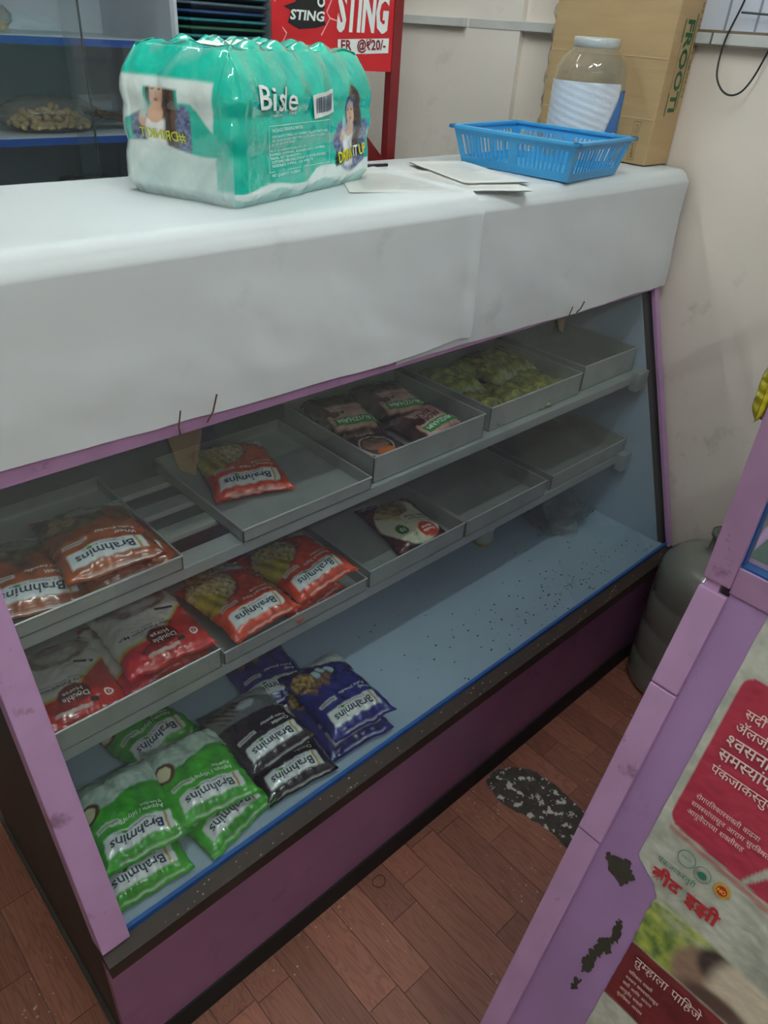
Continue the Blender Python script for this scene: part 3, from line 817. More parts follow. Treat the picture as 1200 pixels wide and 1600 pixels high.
def ravi_prints(w_, h, word):
    a = Print().rect(-0.45*w_, 0.29*w_, 0.165*h, 0.295*h, 20, 6)
    b = Print().text('RAVIZHAM', -0.42*w_, 0.195*h, 0.066*h, 0.008, width=0.66*w_)
    c = Print()
    if word: c.text(word[0], 0.02*w_, 0.06*h, 0.075*h, 0.01, align='C', width=0.5*w_).text(word[1], 0.02*w_, -0.04*h, 0.075*h, 0.01, align='C', width=0.3*w_)
    else: c.poly([(0.0, 0.02*h), (0.04*w_, 0.10*h), (0.09*w_, 0.03*h)])
    return [('name_plate', mat('green_plate_print', (58, 146, 70), 0.45), a), ('plate_lettering', mat('plate_white_print', (238, 238, 232), 0.5), b), ('product_lettering', mat('brown_print', (70, 40, 36), 0.5), c)]
make_kind('ravi', 0.138, 0.190, 0.034, ravi_paint(1.0), ravi_prints(0.138, 0.190, None), 2.0, 1.4)
make_kind('ravi2', 0.138, 0.190, 0.034, ravi_paint(2.0), ravi_prints(0.138, 0.190, ('BROKEN', 'RICE')), 4.4, 1.4)
rp = Print().text('PUTTU', -0.2*0.125, -0.16*0.175, 0.010, 0.02)
make_kind('ravi3', 0.130, 0.180, 0.030, ravi_paint(7.0), [('product_lettering', mat('pale_brown_print', (190, 165, 150), 0.5), rp)], 5.1, 1.2)

# yellow chips in clear film
def chips_paint(seed):
    def f(u, v):
        n = fbm(u*5+seed, v*6, seed); n2 = fbm(u*3, v*3+seed, 2)
        c = mixc(C_(176, 170, 84), C_(112, 112, 56), max(0, min(1, 0.5+1.0*n)))
        c = mixc(c, C_(150, 158, 120), max(0, min(0.8, sm(abs(v), 0.36, 0.46)+0.4*n2)))
        return c
    return f
for sfx, sd in (('', 1.0), ('2', 5.0)):
    make_kind('chips'+sfx, 0.115, 0.155, 0.034, chips_paint(sd), [], sd, 2.0)

def packet(key, near, far, z, label, group, tilt=0.0, roll=0.0, name='food_packet', cat='packet'):
    """near = middle of the packet's top end, far = middle of its bottom end (floor plan)"""
    me, parts, sh = KINDS[key]
    n_, f_ = Vector(near), Vector(far); up = (n_-f_); c = (n_+f_)/2
    th = math.atan2(-up.x, up.y)
    e = empty(name, (c.x, c.y, z)); tag(e, label, cat, group)
    e.rotation_mode = 'XYZ'; e.rotation_euler = (R(tilt), R(roll), th)
    e.rotation_euler = (Matrix.Rotation(th, 3, 'Z') @ Matrix.Rotation(R(tilt), 3, 'X') @ Matrix.Rotation(R(roll), 3, 'Y')).to_euler()
    obj('bag', me, None, e)
    for (nm, q) in parts:
        o_ = obj(nm, q, None, e)
        if nm in ('product_lettering', 'badge_lettering', 'veg_mark'): o_['kind'] = 'stuff'
    return e

g1, g2 = 'packets on the upper shelf', 'packets on the lower shelf'
g3 = 'packets on the case floor'
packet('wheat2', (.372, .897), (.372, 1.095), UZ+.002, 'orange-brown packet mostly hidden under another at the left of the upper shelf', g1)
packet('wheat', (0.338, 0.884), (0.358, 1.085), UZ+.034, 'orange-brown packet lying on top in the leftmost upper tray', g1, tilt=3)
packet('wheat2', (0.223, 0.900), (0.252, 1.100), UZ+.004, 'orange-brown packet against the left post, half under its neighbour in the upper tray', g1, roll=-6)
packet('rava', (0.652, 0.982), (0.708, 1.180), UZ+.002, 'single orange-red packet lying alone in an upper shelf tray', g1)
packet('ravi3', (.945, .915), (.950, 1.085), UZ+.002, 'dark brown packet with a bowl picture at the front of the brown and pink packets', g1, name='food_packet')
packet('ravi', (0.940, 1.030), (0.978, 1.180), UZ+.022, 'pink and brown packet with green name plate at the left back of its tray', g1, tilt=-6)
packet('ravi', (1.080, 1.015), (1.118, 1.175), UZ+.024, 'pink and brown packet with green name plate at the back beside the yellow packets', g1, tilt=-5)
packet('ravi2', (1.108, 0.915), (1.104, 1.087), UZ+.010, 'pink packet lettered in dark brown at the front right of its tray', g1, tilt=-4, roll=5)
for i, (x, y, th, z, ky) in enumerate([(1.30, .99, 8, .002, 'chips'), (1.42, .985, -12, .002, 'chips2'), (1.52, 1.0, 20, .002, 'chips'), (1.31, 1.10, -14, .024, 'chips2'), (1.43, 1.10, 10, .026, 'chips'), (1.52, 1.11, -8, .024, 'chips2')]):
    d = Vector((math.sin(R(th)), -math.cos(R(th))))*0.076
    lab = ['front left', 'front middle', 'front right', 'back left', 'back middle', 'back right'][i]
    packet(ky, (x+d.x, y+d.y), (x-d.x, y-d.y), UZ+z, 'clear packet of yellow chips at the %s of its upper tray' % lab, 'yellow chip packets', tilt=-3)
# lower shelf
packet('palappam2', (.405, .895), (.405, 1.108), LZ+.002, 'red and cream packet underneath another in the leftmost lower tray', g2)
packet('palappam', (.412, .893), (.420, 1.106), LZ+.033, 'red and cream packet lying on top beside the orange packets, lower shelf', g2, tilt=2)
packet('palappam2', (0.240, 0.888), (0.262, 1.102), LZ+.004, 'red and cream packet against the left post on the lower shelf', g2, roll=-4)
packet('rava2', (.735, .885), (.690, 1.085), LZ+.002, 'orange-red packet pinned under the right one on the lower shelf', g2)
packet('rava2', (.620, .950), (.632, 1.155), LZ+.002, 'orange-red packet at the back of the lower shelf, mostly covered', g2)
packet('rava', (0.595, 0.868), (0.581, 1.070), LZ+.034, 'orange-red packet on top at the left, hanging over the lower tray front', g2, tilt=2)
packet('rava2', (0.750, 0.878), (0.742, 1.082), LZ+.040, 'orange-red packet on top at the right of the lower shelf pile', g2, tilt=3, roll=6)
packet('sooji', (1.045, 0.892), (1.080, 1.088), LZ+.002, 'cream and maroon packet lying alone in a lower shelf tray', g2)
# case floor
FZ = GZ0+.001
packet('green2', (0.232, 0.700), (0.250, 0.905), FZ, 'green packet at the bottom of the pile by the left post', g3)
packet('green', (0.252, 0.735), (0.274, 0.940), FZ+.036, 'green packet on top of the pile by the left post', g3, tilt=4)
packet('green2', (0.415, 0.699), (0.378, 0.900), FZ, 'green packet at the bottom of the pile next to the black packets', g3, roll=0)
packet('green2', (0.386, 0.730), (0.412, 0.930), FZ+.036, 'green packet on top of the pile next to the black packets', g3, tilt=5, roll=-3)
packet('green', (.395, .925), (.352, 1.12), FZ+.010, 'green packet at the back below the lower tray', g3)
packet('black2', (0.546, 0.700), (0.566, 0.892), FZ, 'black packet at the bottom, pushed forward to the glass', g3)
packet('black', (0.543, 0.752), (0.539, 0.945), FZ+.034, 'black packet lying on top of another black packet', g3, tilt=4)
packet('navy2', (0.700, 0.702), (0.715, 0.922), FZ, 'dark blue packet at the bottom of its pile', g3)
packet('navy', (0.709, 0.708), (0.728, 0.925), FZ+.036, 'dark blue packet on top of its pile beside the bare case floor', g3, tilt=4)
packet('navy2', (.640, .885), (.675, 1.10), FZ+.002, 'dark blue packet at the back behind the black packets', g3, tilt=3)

# crumpled clear bag and a small lidded tub on the case floor
def crumple(name, loc, sx, sy, sz, seed, m_, n=30, flat=0.15):
    m = MB(); vs = []; fs = []
    for j in range(n+1):
        ph = math.pi*j/n
        for i in range(2*n):
            a = 2*math.pi*i/(2*n)
            d = Vector((math.sin(ph)*math.cos(a), math.sin(ph)*math.sin(a), math.cos(ph)))
            q = 1+0.35*fbm(d.x*1.6+seed, d.y*1.6, d.z*1.6, 4)+0.10*abs(fbm(d.x*5+seed, d.y*5, d.z*5, 3))
            p = Vector((d.x*sx, d.y*sy, d.z*sz))*q
            vs.append((p.x, p.y, max(0.0, p.z+sz*(1-flat))))
    for j in range(n):
        for i in range(2*n): fs.append((j*2*n+i, (j+1)*2*n+i, (j+1)*2*n+(i+1) % (2*n), j*2*n+(i+1) % (2*n)))
    m.add(vs, fs); return m.build(name, m_, None, loc, smooth=False)
M_bag = clear_mat('clear_bag_film', (0.86, 0.88, 0.88), rough=0.12, haze=0.10, hazecol=(0.7, 0.74, 0.74), f0=0.06, bump=0.5, bscale=40)
tag(crumple('plastic_bag', (1.70, 0.97, GZ0), 0.11, 0.085, 0.045, 3.0, M_bag), 'crumpled clear plastic bag on the case floor under the lower shelf', 'plastic bag')
tub = tag(empty('plastic_tub', (1.445, 1.03, GZ0)), 'small pale tub with a yellow base on the case floor', 'tub')
MB().lathe([(0.0, 0.0), (0.026, 0.0), (0.029, 0.012), (0.030, 0.014)], 24).build('tub_base', mat('pale_yellow_plastic', (214, 190, 92), 0.45), tub, smooth=True)
MB().lathe([(0.030, 0.014), (0.027, 0.050), (0.030, 0.052), (0.030, 0.058), (0.0, 0.059)], 24).build('tub_body', mat('milky_plastic', (196, 198, 190), 0.4), tub, smooth=True)

# torn brown tape stuck on the sheet edge and glass
M_tape = clear_mat('brown_tape', (0.86, 0.77, 0.66), rough=0.2, haze=0.07, hazecol=(0.40, 0.30, 0.20), f0=0.06)
M_tape2 = mat('dark_tape_curl', (92, 66, 44), 0.5)
def tape(x, label, s=1.0, long=False):
    e = tag(empty('tape_scrap', (x, 0.915, 1.07)), label, 'tape', 'torn tape scraps on the glass')
    nrm = Vector((0, -(GZ1-GZ0), (GY1-GY0))).normalized(); up = Vector((0, GY1-GY0, GZ1-GZ0)).normalized()
    o = Vector((0, 0.922-0.915-0.0, 0)) + Vector((0, 0.016, 0))*0
    def P(u, v, lift=0.004): return Vector((u, 0, 0)) + Vector((0, GY1-0.915, GZ1-1.07)) + up*v + nrm*lift
    m = MB(); pts = [(-0.034*s, -0.004*s), (0.030*s, 0.010*s), (0.026*s, -0.022*s), (0.012*s, -0.050*s), (-0.004*s, -0.085*s), (-0.026*s, -0.070*s)]
    m.add([P(*p) for p in pts]+[P(p[0], p[1], 0.0046) for p in pts], [tuple(range(6))[::-1], tuple(range(6, 12))]+[(i, (i+1) % 6, 6+(i+1) % 6, 6+i) for i in range(6)])
    m.build('tape_strip', M_tape, e)
    m = MB(); yf = 0.902-0.915
    m.tube([(-0.024*s, yf, 0.005), (-0.026*s, yf-0.002, 0.02*s), (-0.022*s, yf-0.004, 0.045*s)], 0.0012, 6)
    m.build('tape_curl', M_tape2, e); m = MB()
    m.tube([(0.022*s, yf, 0.012*s), (0.030*s, yf-0.006, 0.03*s), (0.036*s, yf-0.010, 0.058*s)], 0.0014, 6)
    m.build('tape_curl', M_tape2, e)
tape(0.492, 'large torn brown tape scrap under the sheet edge above the orange packet', 1.0, True)
tape(1.470, 'small torn tape scrap under the sheet edge above the yellow packets', 0.6, True)

# ------------------------------------------------------------------ things on the counter
ZC = 1.3535
# shrink-wrapped pack of water bottles
def water_pack():
    L, W, H, rc = 0.412, 0.232, 0.204, 0.030
    ang = R(19.1); fl = Vector((0.646, 0.992)); ex = Vector((math.cos(ang), math.sin(ang))); ey = Vector((-math.sin(ang), math.cos(ang)))
    c = fl+ex*L/2+ey*W/2
    e = tag(empty('water_pack', (c.x, c.y, ZC), ang), 'shrink-wrapped teal and white pack of water bottles on the counter', 'water pack')
    a, b = L/2-rc, W/2-rc; q = math.pi/2*rc
    segs = [2*a, q, 2*b, q, 2*a, q, 2*b, q]; per = sum(segs)
    def outline(s):
        s = s % per; i = 0
        while s > segs[i]: s -= segs[i]; i += 1
        if i == 0: return Vector((-a+s, -W/2)), Vector((0, -1)), ('x', -a+s)
        if i == 2: return Vector((L/2, -b+s)), Vector((1, 0)), ('y', -b+s)
        if i == 4: return Vector((a-s, W/2)), Vector((0, 1)), ('x', a-s)
        if i == 6: return Vector((-L/2, b-s)), Vector((-1, 0)), ('y', b-s)
        t = s/rc; cx, cy, a0 = {1: (a, -b, -math.pi/2), 3: (a, b, 0), 5: (-a, b, math.pi/2), 7: (-a, -b, math.pi)}[i]
        d = Vector((math.cos(a0+t), math.sin(a0+t))); return Vector((cx, cy))+d*rc, d, None
    def groove(ax):
        if ax is None: return 0.0
        k, t = ax; p = 0.0667
        ph = t/p if k == 'x' else t/p+0.5
        return 0.0030*(0.5+0.5*math.cos(2*math.pi*ph))
    def pt(s, z):
        p, n, ax = outline(s); f = z/H
        off = -groove(ax)*(0.5+0.9*sm(f, 0.45, 0.75)) - 0.012*(1-sm(f, 0.0, 0.10)) - 0.034*max(0.0, (f-0.70)/0.30)**1.6
        off += 0.0030*fbm(p.x*14, p.y*14, z*12) + 0.0012*fbm(p.x*46, p.y*46, z*36)
        # waist of the bottles
        off -= 0.004*math.exp(-((f-0.36)/0.06)**2) + 0.003*math.exp(-((f-0.60)/0.05)**2)
        q_ = p+n*off; return Vector((q_.x, q_.y, z)), n
    def topz(x, y):
        px, py = x/0.0667, y/0.0667+0.5
        bump = (0.5+0.5*math.cos(2*math.pi*(px-0.5)))*(0.5+0.5*math.cos(2*math.pi*(py-0.5)))
        return H + 0.013*bump**0.8 + 0.004*fbm(x*30, y*30, 2)
    teal, teal2, white, clear = C_(12, 196, 172), C_(6, 164, 148), C_(226, 238, 236), C_(176, 206, 204)
    def woman(x, z, c, cx=0.122, s=1.0, dim=0.0):
        u = (x-cx)/s; v = (z-0.03)/s
        jac = mixc(C_(56, 72, 120), C_(150, 160, 190), max(0, min(1, 0.3+0.9*fbm(x*160, z*160, 3))))
        hair = mixc(C_(44, 32, 30), C_(92, 66, 54), max(0, min(1, 0.4+fbm(x*90, z*20, 1)))); skin = C_(222, 178, 152)
        c = mixc(c, jac, elm(u, v, 0.0, 0.030, 0.050, 0.036, 0.08))
        c = mixc(c, jac, elm(u, v, -0.038, 0.045, 0.016, 0.030, 0.1)); c = mixc(c, jac, elm(u, v, 0.040, 0.042, 0.016, 0.034, 0.1))
        c = mixc(c, hair, boxm(u, v, 0.002, 0.031, 0.020, 0.095, 0.004)); c = mixc(c, hair, elm(u, v, 0.004, 0.098, 0.023, 0.030, 0.08))
        c = mixc(c, C_(240, 240, 240), boxm(u, v, -0.026, 0.010, 0.004, 0.056, 0.004))
        c = mixc(c, skin, elm(u, v, -0.008, 0.062, 0.014, 0.012, 0.1)); c = mixc(c, skin, boxm(u, v, -0.010, 0.003, 0.058, 0.078, 0.003))
        c = mixc(c, skin, elm(u, v, -0.005, 0.088, 0.0135, 0.0195, 0.08))
        for (du, dv, ru, rv, col) in ((-0.011, 0.092, 0.0028, 0.0013, C_(50, 34, 30)), (0.001, 0.092, 0.0028, 0.0013, C_(50, 34, 30)), (-0.006, 0.079, 0.0042, 0.0014, C_(176, 84, 84)), (-0.006, 0.085, 0.0014, 0.003, C_(200, 150, 126))):
            c = mixc(c, col, elm(u, v, du, dv, ru, rv, 0.3))
        c = mixc(c, hair, elm(u, v, 0.006, 0.112, 0.016, 0.010, 0.15)); c = mixc(c, hair, elm(u, v, -0.019, 0.092, 0.0035, 0.020, 0.2))
        c = mixc(c, skin, elm(u, v, -0.030, 0.055, 0.007, 0.012, 0.15)); c = mixc(c, C_(190, 214, 216), elm(u, v, -0.028, 0.068, 0.006, 0.014, 0.2)*0.8)
        return c
    def paint(p, n, top):
        x, y, z = p; f = z/H
        nz = fbm(x*22, y*22+z*20, 1.0)
        t = mixc(teal, teal2, max(0, min(1, 0.25+0.5*nz)))
        if top: return mixc(t, white, max(0, min(0.5, 0.9*fbm(x*26, y*40, 5)-0.25)))
        if n.y < -0.6:
            zb = 0.026+0.012*sm(x, -0.02, 0.02)+0.004*math.sin(x*40)
            c = mixc(white, t, sm(z, zb-0.0015, zb+0.0015))
            if z < 0.016+0.006*math.sin(x*47): c = mixc(c, C_(150, 205, 198), 0.75)
            if x > 0.04: c = woman(x, z, c) if z > 0.018 else c
            return c
        if n.x < -0.35:
            yy = y
            c = mixc(white, t, sm(f, 0.79, 0.82))
            # arches of clear film either side of the printed figure
            if abs(yy-0.022) < 0.032: arch = 0.74
            elif yy < -0.01: arch = 0.66-3.6*max(0.0, -yy-0.03)
            else: arch = 0.60-2.0*max(0.0, yy-0.054)
            lo = 0.36+0.03*math.sin(yy*30)
            win = sm(f, lo-0.008, lo+0.008)*(1-sm(f, arch-0.012, arch+0.012))
            k = woman(-yy+0.122+0.026, z-0.022, t, 0.122, 1.05)
            c = mixc(c, k, win*sm(yy, -0.088, -0.08)*(1-sm(yy, 0.092, 0.10)))
            if yy < -0.05: c = mixc(c, t, sm(-yy, 0.074, 0.078)*sm(f, 0.10, 0.14))
            c = mixc(c, clear, max(0, min(0.8, 0.5*(1-sm(f, 0.30, 0.40))+0.5*nz)))
            return c
        zb = 0.03
        return mixc(white, t, sm(z, zb-0.002, zb+0.002))
    m = MB(); cols = []; NS, NZ = 560, 96
    for j in range(NZ+1):
        z = H*j/NZ
        for i in range(NS):
            p, n = pt(per*i/NS, z); m.v.append(tuple(p)); cols.append(paint(p, n, False))
    for j in range(NZ):
        for i in range(NS): m.f.append((j*NS+i, j*NS+(i+1) % NS, (j+1)*NS+(i+1) % NS, (j+1)*NS+i))
    K = 22; last = m.v[NZ*NS:(NZ+1)*NS]; base = NZ*NS
    for k in range(1, K+1):
        g = 1-k/K
        for (x, y, z) in last:
            X, Y = x*g, y*(g if k < K else 0); tz = topz(X, Y)
            zz = H+(tz-H)*sm(k/K, 0, 0.18); m.v.append((X, Y, zz)); cols.append(paint((X, Y, zz), Vector((0, 0)), True))
        for i in range(NS):
            p0 = base+(k-1)*NS; p1 = base+k*NS
            m.f.append((p0+i, p0+(i+1) % NS, p1+(i+1) % NS, p1+i))
    m.f.append(tuple(range(NS))[::-1])
    me = m.mesh('film_wrap', smooth=True); set_print(me, cols); me.materials.append(film_mat('shrink_film', rough=0.08, bump=0.55, bscale=17, coat=1.0))
    obj('film_wrap', me, None, e)
    def front(x, z):
        s = max(0.0, min(2*a, x+a)) ; p, n = pt(s, max(0.002, min(H*0.98, z)))
        if x < -a: p = Vector((x, p.y, p.z))
        p1, _ = pt(min(2*a, s+0.003), z); p2, _ = pt(s, z+0.003)
        du = (p1-p) if (p1-p).length > 1e-6 else Vector((1, 0, 0)); nn = du.cross(p2-p).normalized()
        return p, nn
    tx = Print()
    tx.text('trusted since', -0.118, 0.1215, 0.0048, 0.0).text('1969', -0.062, 0.1215, 0.0062, 0.02)
    tx.frame(-0.126, 0.046, 0.046, 0.110, 0.0006)
    tx.text('PACKAGED DRINKING WATER', -0.120, 0.1015, 0.0046, 0.0, width=0.086)
    for k, (t, w_) in enumerate([('FOR MANUFACTURING UNIT ADDRESS, MFG. DATE, BATCH NO.', 0.158), ('SEE ON BOTTLE AND FIRST TWO DIGITS OF BATCH CODE', 0.150), ('AS PER INFORMATION', 0.062)]):
        tx.text(t, -0.120, 0.0935-k*0.0052, 0.0036, 0.0, width=w_)
    for k, (t, w_) in enumerate([('MKTD. BY: INTERNATIONAL PVT. LTD.', 0.10), ('EXPRESS HIGHWAY, ANDHERI (EAST), MUMBAI', 0.155), ('INDIA. NET QUANTITY', 0.08), ('CUSTOMER CARE EXECUTIVE AT THE ABOVE ADDRESS', 0.155), ('ADDRESS, E-MAIL OR WEBSITE', 0.12)]):
        tx.text(t, -0.120, 0.0735-k*0.0052, 0.0036, 0.0, width=w_)
    tx.text('NET QUANTITY: 12 x 500 ml', -0.120, 0.0395, 0.0040, 0.01, width=0.075)
    q = tx.mesh('small_lettering', front, 0.0012); q.materials.append(mat('pale_teal_print', (228, 248, 244), 0.4)); obj('small_lettering', q, None, e)['kind'] = 'stuff'
    bl = Print().text('Bisle', -0.146, 0.133, 0.030, 0.012, width=0.098, rot=-0.05)
    q = bl.mesh('brand_shadow', front, 0.0020); q.materials.append(M_navytxt); o = obj('brand_shadow', q, None, e); o.location = (0.0012, -0.0002, -0.0012)
    q = bl.mesh('brand_lettering', front, 0.0034); q.materials.append(M_white); obj('brand_lettering', q, None, e)
    st = Print(); 
    def rot2(pts, cx, cz, an): return [(cx+(x*math.cos(an)-z*math.sin(an)), cz+(x*math.sin(an)+z*math.cos(an))) for (x, z) in pts]
    cxs, czs, an = 0.032, 0.136, 0.12
    for bx_ in range(8):
        st.poly(rot2([(-0.034+0.008*bx_, -0.020), (-0.026+0.008*bx_, -0.020), (-0.026+0.008*bx_, 0.014), (-0.034+0.008*bx_, 0.014)], cxs, czs, an))
    if False: st.poly(rot2([(-0.034, -0.018), (-0.028, -0.022), (0.024, -0.022), (0.030, -0.016), (0.030, 0.010), (0.024, 0.016), (-0.028, 0.016), (-0.034, 0.012)], cxs, czs, an))
    q = st.mesh('barcode_label', front, 0.0026); q.materials.append(M_white); obj('barcode_label', q, None, e)
    bc = Print(); x = -0.026
    while x < 0.020:
        wbar = random.choice([0.0008, 0.0012, 0.002]); bc.poly(rot2([(x, -0.013), (x+wbar, -0.013), (x+wbar, 0.009), (x, 0.009)], cxs, czs, an)); x += wbar+random.choice([0.0008, 0.0014])
    q = bc.mesh('barcode_bars', front, 0.0042); q.materials.append(M_navytxt); obj('barcode_bars', q, None, e)
    du = Print().text('#DRINKITUP', 0.066, 0.040, 0.017, 0.03, width=0.108, rot=0.09)
    q = du.mesh('slogan_shadow', front, 0.0012); q.materials.append(M_blacktxt); o = obj('slogan_shadow', q, None, e); o.location = (0.0012, 0, -0.0012)
    yl = Print().text('DRINK', 0.0765, 0.041, 0.017, 0.02, width=0.054, rot=0.09).text('UP', 0.150, 0.0475, 0.017, 0.02, width=0.024, rot=0.09)
    q = yl.mesh('slogan_lettering', front, 0.0024); q.materials.append(M_yellow); obj('slogan_lettering', q, None, e)
    wl = Print().text('IT', 0.133, 0.046, 0.017, 0.02, width=0.014, rot=0.09)
    q = wl.mesh('slogan_lettering', front, 0.0024); q.materials.append(M_white); obj('slogan_lettering', q, None, e)
    # mirrored slogan showing through the film on the end
    s0 = segs[0]+segs[1]+segs[2]+segs[3]+segs[4]+segs[5]
    def end(y, z):
        p, n = pt(s0+max(0.0, min(2*b, b-y)), z); return p, Vector((-1, 0, 0))
    ml = Print().text('#DRINKIT', -0.022, 0.084, 0.013, 0.02, width=0.086, mirror=False)
    ml.v = [(-0.02+(0.022-(-u))*1.0 if False else u, v) for (u, v) in ml.v]
    q = ml.mesh('mirrored_slogan', end, 0.0014); q.materials.append(mat('olive_yellow_print', (196, 200, 60), 0.4)); obj('mirrored_slogan', q, None, e)
    def topf(x, y): return Vector((x, y, topz(x, y))), Vector((0, 0, 1))
    tp = Print().text('Bis', -0.13, -0.05, 0.070, 0.02, width=0.13)
    q = tp.mesh('brand_lettering', topf, 0.0015); q.materials.append(M_white); obj('brand_lettering', q, None, e)
water_pack()

# flat printed papers
def leaflet(pts, z, label, ln):
    e = tag(empty('printed_leaflet', (*[sum(p[i] for p in pts)/4 for i in (0, 1)], z)), label, 'leaflet', 'printed papers on the counter')
    cx, cy = e.location.x, e.location.y
    P = [Vector((p[0]-cx, p[1]-cy)) for p in pts]
    def at(u, v): return P[0].lerp(P[1], u).lerp(P[3].lerp(P[2], u), v)
    def S(u, v):
        p = at(u, v); return Vector((p.x, p.y, 0.0016+0.0016*max(0, fbm(p.x*14, p.y*14, 3))+0.004*sm(v, 0.8, 1.0)*max(0, fbm(u*3, v*3, 1))))
    m = MB(); m.grid(lambda u, v: S(u, v), 20, 16)
    k = len(m.v); m.grid(lambda u, v: S(1-u, v)*1.0 - Vector((0, 0, S(1-u, v).z)), 20, 16)
    m.build('sheet', mat('leaflet_paper', (230, 230, 226), 0.5, var=0.03), e, smooth=True)
    pr_ = Print()
    for j in range(ln):
        v = 0.12+0.76*j/ln
        pr_.rect(0.08, 0.08+random.uniform(0.5, 0.84), v, v+0.010, 12, 1)
    q = pr_.mesh('print_lines', lambda u, v: (S(u, v), Vector((0, 0, 1))), 0.0008); q.materials.append(mat('faint_grey_print', (196, 198, 198), 0.6)); obj('print_lines', q, None, e)['kind'] = 'stuff'
leaflet([(0.90, 1.035), (1.247, 0.905), (1.345, 1.10), (1.02, 1.215)], ZC, 'flat white printed leaflet lying beside the water pack', 14)
leaflet([(1.16, 1.00), (1.30, 0.955), (1.372, 1.195), (1.235, 1.235)], ZC+0.0032, 'white printed leaflet tucked against the blue basket', 10)
m = MB(); m.tube([(0, 0, 0.004), (0.058, -0.008, 0.004)], 0.0032, 8); pen = m.build('pen', M_blacktxt, None, (1.10, 1.225, ZC+0.001), smooth=True)
tag(pen, 'thin dark pen lying behind the water pack', 'pen')

# blue slotted basket
def basket():
    M_b = mat('blue_plastic', (66, 164, 222), 0.32, var=0.08, vscale=20, dirt=(40, 80, 110), dscale=24, dlo=0.66, dhi=0.8, damt=0.5)
    e = tag(empty('plastic_basket', (1.495, 1.081, ZC+0.002), R(6)), 'blue slotted plastic basket on the counter', 'basket')
    hx, hy, H = 0.126, 0.152, 0.071; bx, by = 0.108, 0.134
    b = [(-bx, -by), (bx, -by), (bx, by), (-bx, by)]; t = [(-hx, -hy), (hx, -hy), (hx, hy), (-hx, hy)]
    for k in range(4):
        k2 = (k+1) % 4
        B0, B1 = Vector((*b[k], 0)), Vector((*b[k2], 0)); T0, T1 = Vector((*t[k], H)), Vector((*t[k2], H))
        n_ = (B1-B0).cross(T0-B0).normalized()*0.0022
        def at(u, v): return B0.lerp(B1, u).lerp(T0.lerp(T1, u), v)
        m = MB()
        def slab(u0, u1, v0, v1):
            q = [at(u0, v0), at(u1, v0), at(u1, v1), at(u0, v1)]; m.hexa([p-n_ for p in q], q)
        slab(0, 1, 0, 0.20); slab(0, 1, 0.80, 1.0)
        groups = [(0.05, 0.46), (0.54, 0.95)] if k in (1, 3) else [(0.07, 0.93)]
        edges = [0.0]
        for (g0_, g1_) in groups:
            nsl = 11 if len(groups) == 2 else 15
            slab(edges[-1], g0_, 0.2, 0.8)
            for i in range(nsl):
                if i: 
                    uc = g0_+(g1_-g0_)*i/nsl; slab(uc-0.008, uc+0.008, 0.2, 0.8)
            edges.append(g1_)
        slab(edges[-1], 1.0, 0.2, 0.8)
        m.build('slotted_wall', M_b, e)
    m = MB(); r = [(x*1.0, y*1.0, H) for (x, y) in t]
    for k in range(4):
        p, q = Vector(r[k]), Vector(r[(k+1) % 4]); d = (q-p).normalized()
        m.bar(p-d*0.008, q+d*0.008, 0.016, 0.007)
    m.build('rim', M_b, e, bevel=0.002)
    m = MB(); m.box(-bx, bx, -by, by, -0.002, 0.0)
    m.build('basket_base', M_b, e)
basket()

# clear jar with a paper label
def jar():
    e = tag(empty('plastic_jar', (1.728, 1.142, ZC+0.001)), 'clear plastic jar with a white label standing against the carton', 'jar')
    M_pet = clear_mat('clear_pet', (0.93, 0.95, 0.95), rough=0.05, haze=0.06, hazecol=(0.8, 0.85, 0.86), f0=0.06, bump=0.25, bscale=25)
    prof = [(0.0, 0.002), (0.070, 0.0), (0.080, 0.008), (0.083, 0.02)]
    for k in range(1, 12): prof.append((0.083+0.0012*math.sin(k*1.6), 0.02+0.014*k))
    prof += [(0.083, 0.178), (0.080, 0.192), (0.070, 0.212), (0.055, 0.226), (0.050, 0.231), (0.050, 0.236)]
    MB().lathe(prof, 64, lambda a_, z: 1+0.012*math.cos(14*a_)*sm(z, 0.16, 0.2)).build('jar_body', M_pet, e, smooth=True)
    MB().lathe([(0.050, 0.232), (0.053, 0.233), (0.053, 0.252), (0.050, 0.253), (0.047, 0.252), (0.047, 0.234)], 48).build('jar_lid', clear_mat('milky_lid', (0.8, 0.84, 0.84), rough=0.2, haze=0.45, hazecol=(0.85, 0.88, 0.88)), e, smooth=True)
    def lab(u, v):
        a_ = R(95)+R(175)*u; z = 0.006+0.160*v; r = 0.0855+0.0012*math.sin(z*420+a_*9)*0.5
        return (r*math.cos(a_), r*math.sin(a_), z)
    m = MB(); m.grid(lab, 60, 40); m.build('label', mat('white_label_film', (222, 228, 238), 0.3, var=0.04, coat=0.4), e, smooth=True)
    m = MB()
    def flap(u, v):
        a0_ = R(213+22+38*v); a_ = a0_+(R(213+72)-a0_)*u; z = 0.004+0.150*v; r = 0.0880
        return (r*math.cos(a_), r*math.sin(a_), z)
    m.grid(flap, 12, 24); m.build('label_flap', mat('blue_label_print', (58, 118, 186), 0.35, var=0.1, vscale=30), e, smooth=True)
    pr_ = Print().rect(0.02, 0.7, 0.02, 0.42, 8, 8)
    q = pr_.mesh('flap_panel', lambda u, v: (Vector(flap(u, v)), Vector((math.cos(R(258)), math.sin(R(258)), 0))), 0.0012); q.materials.append(M_white); obj('flap_panel', q, None, e)
jar()

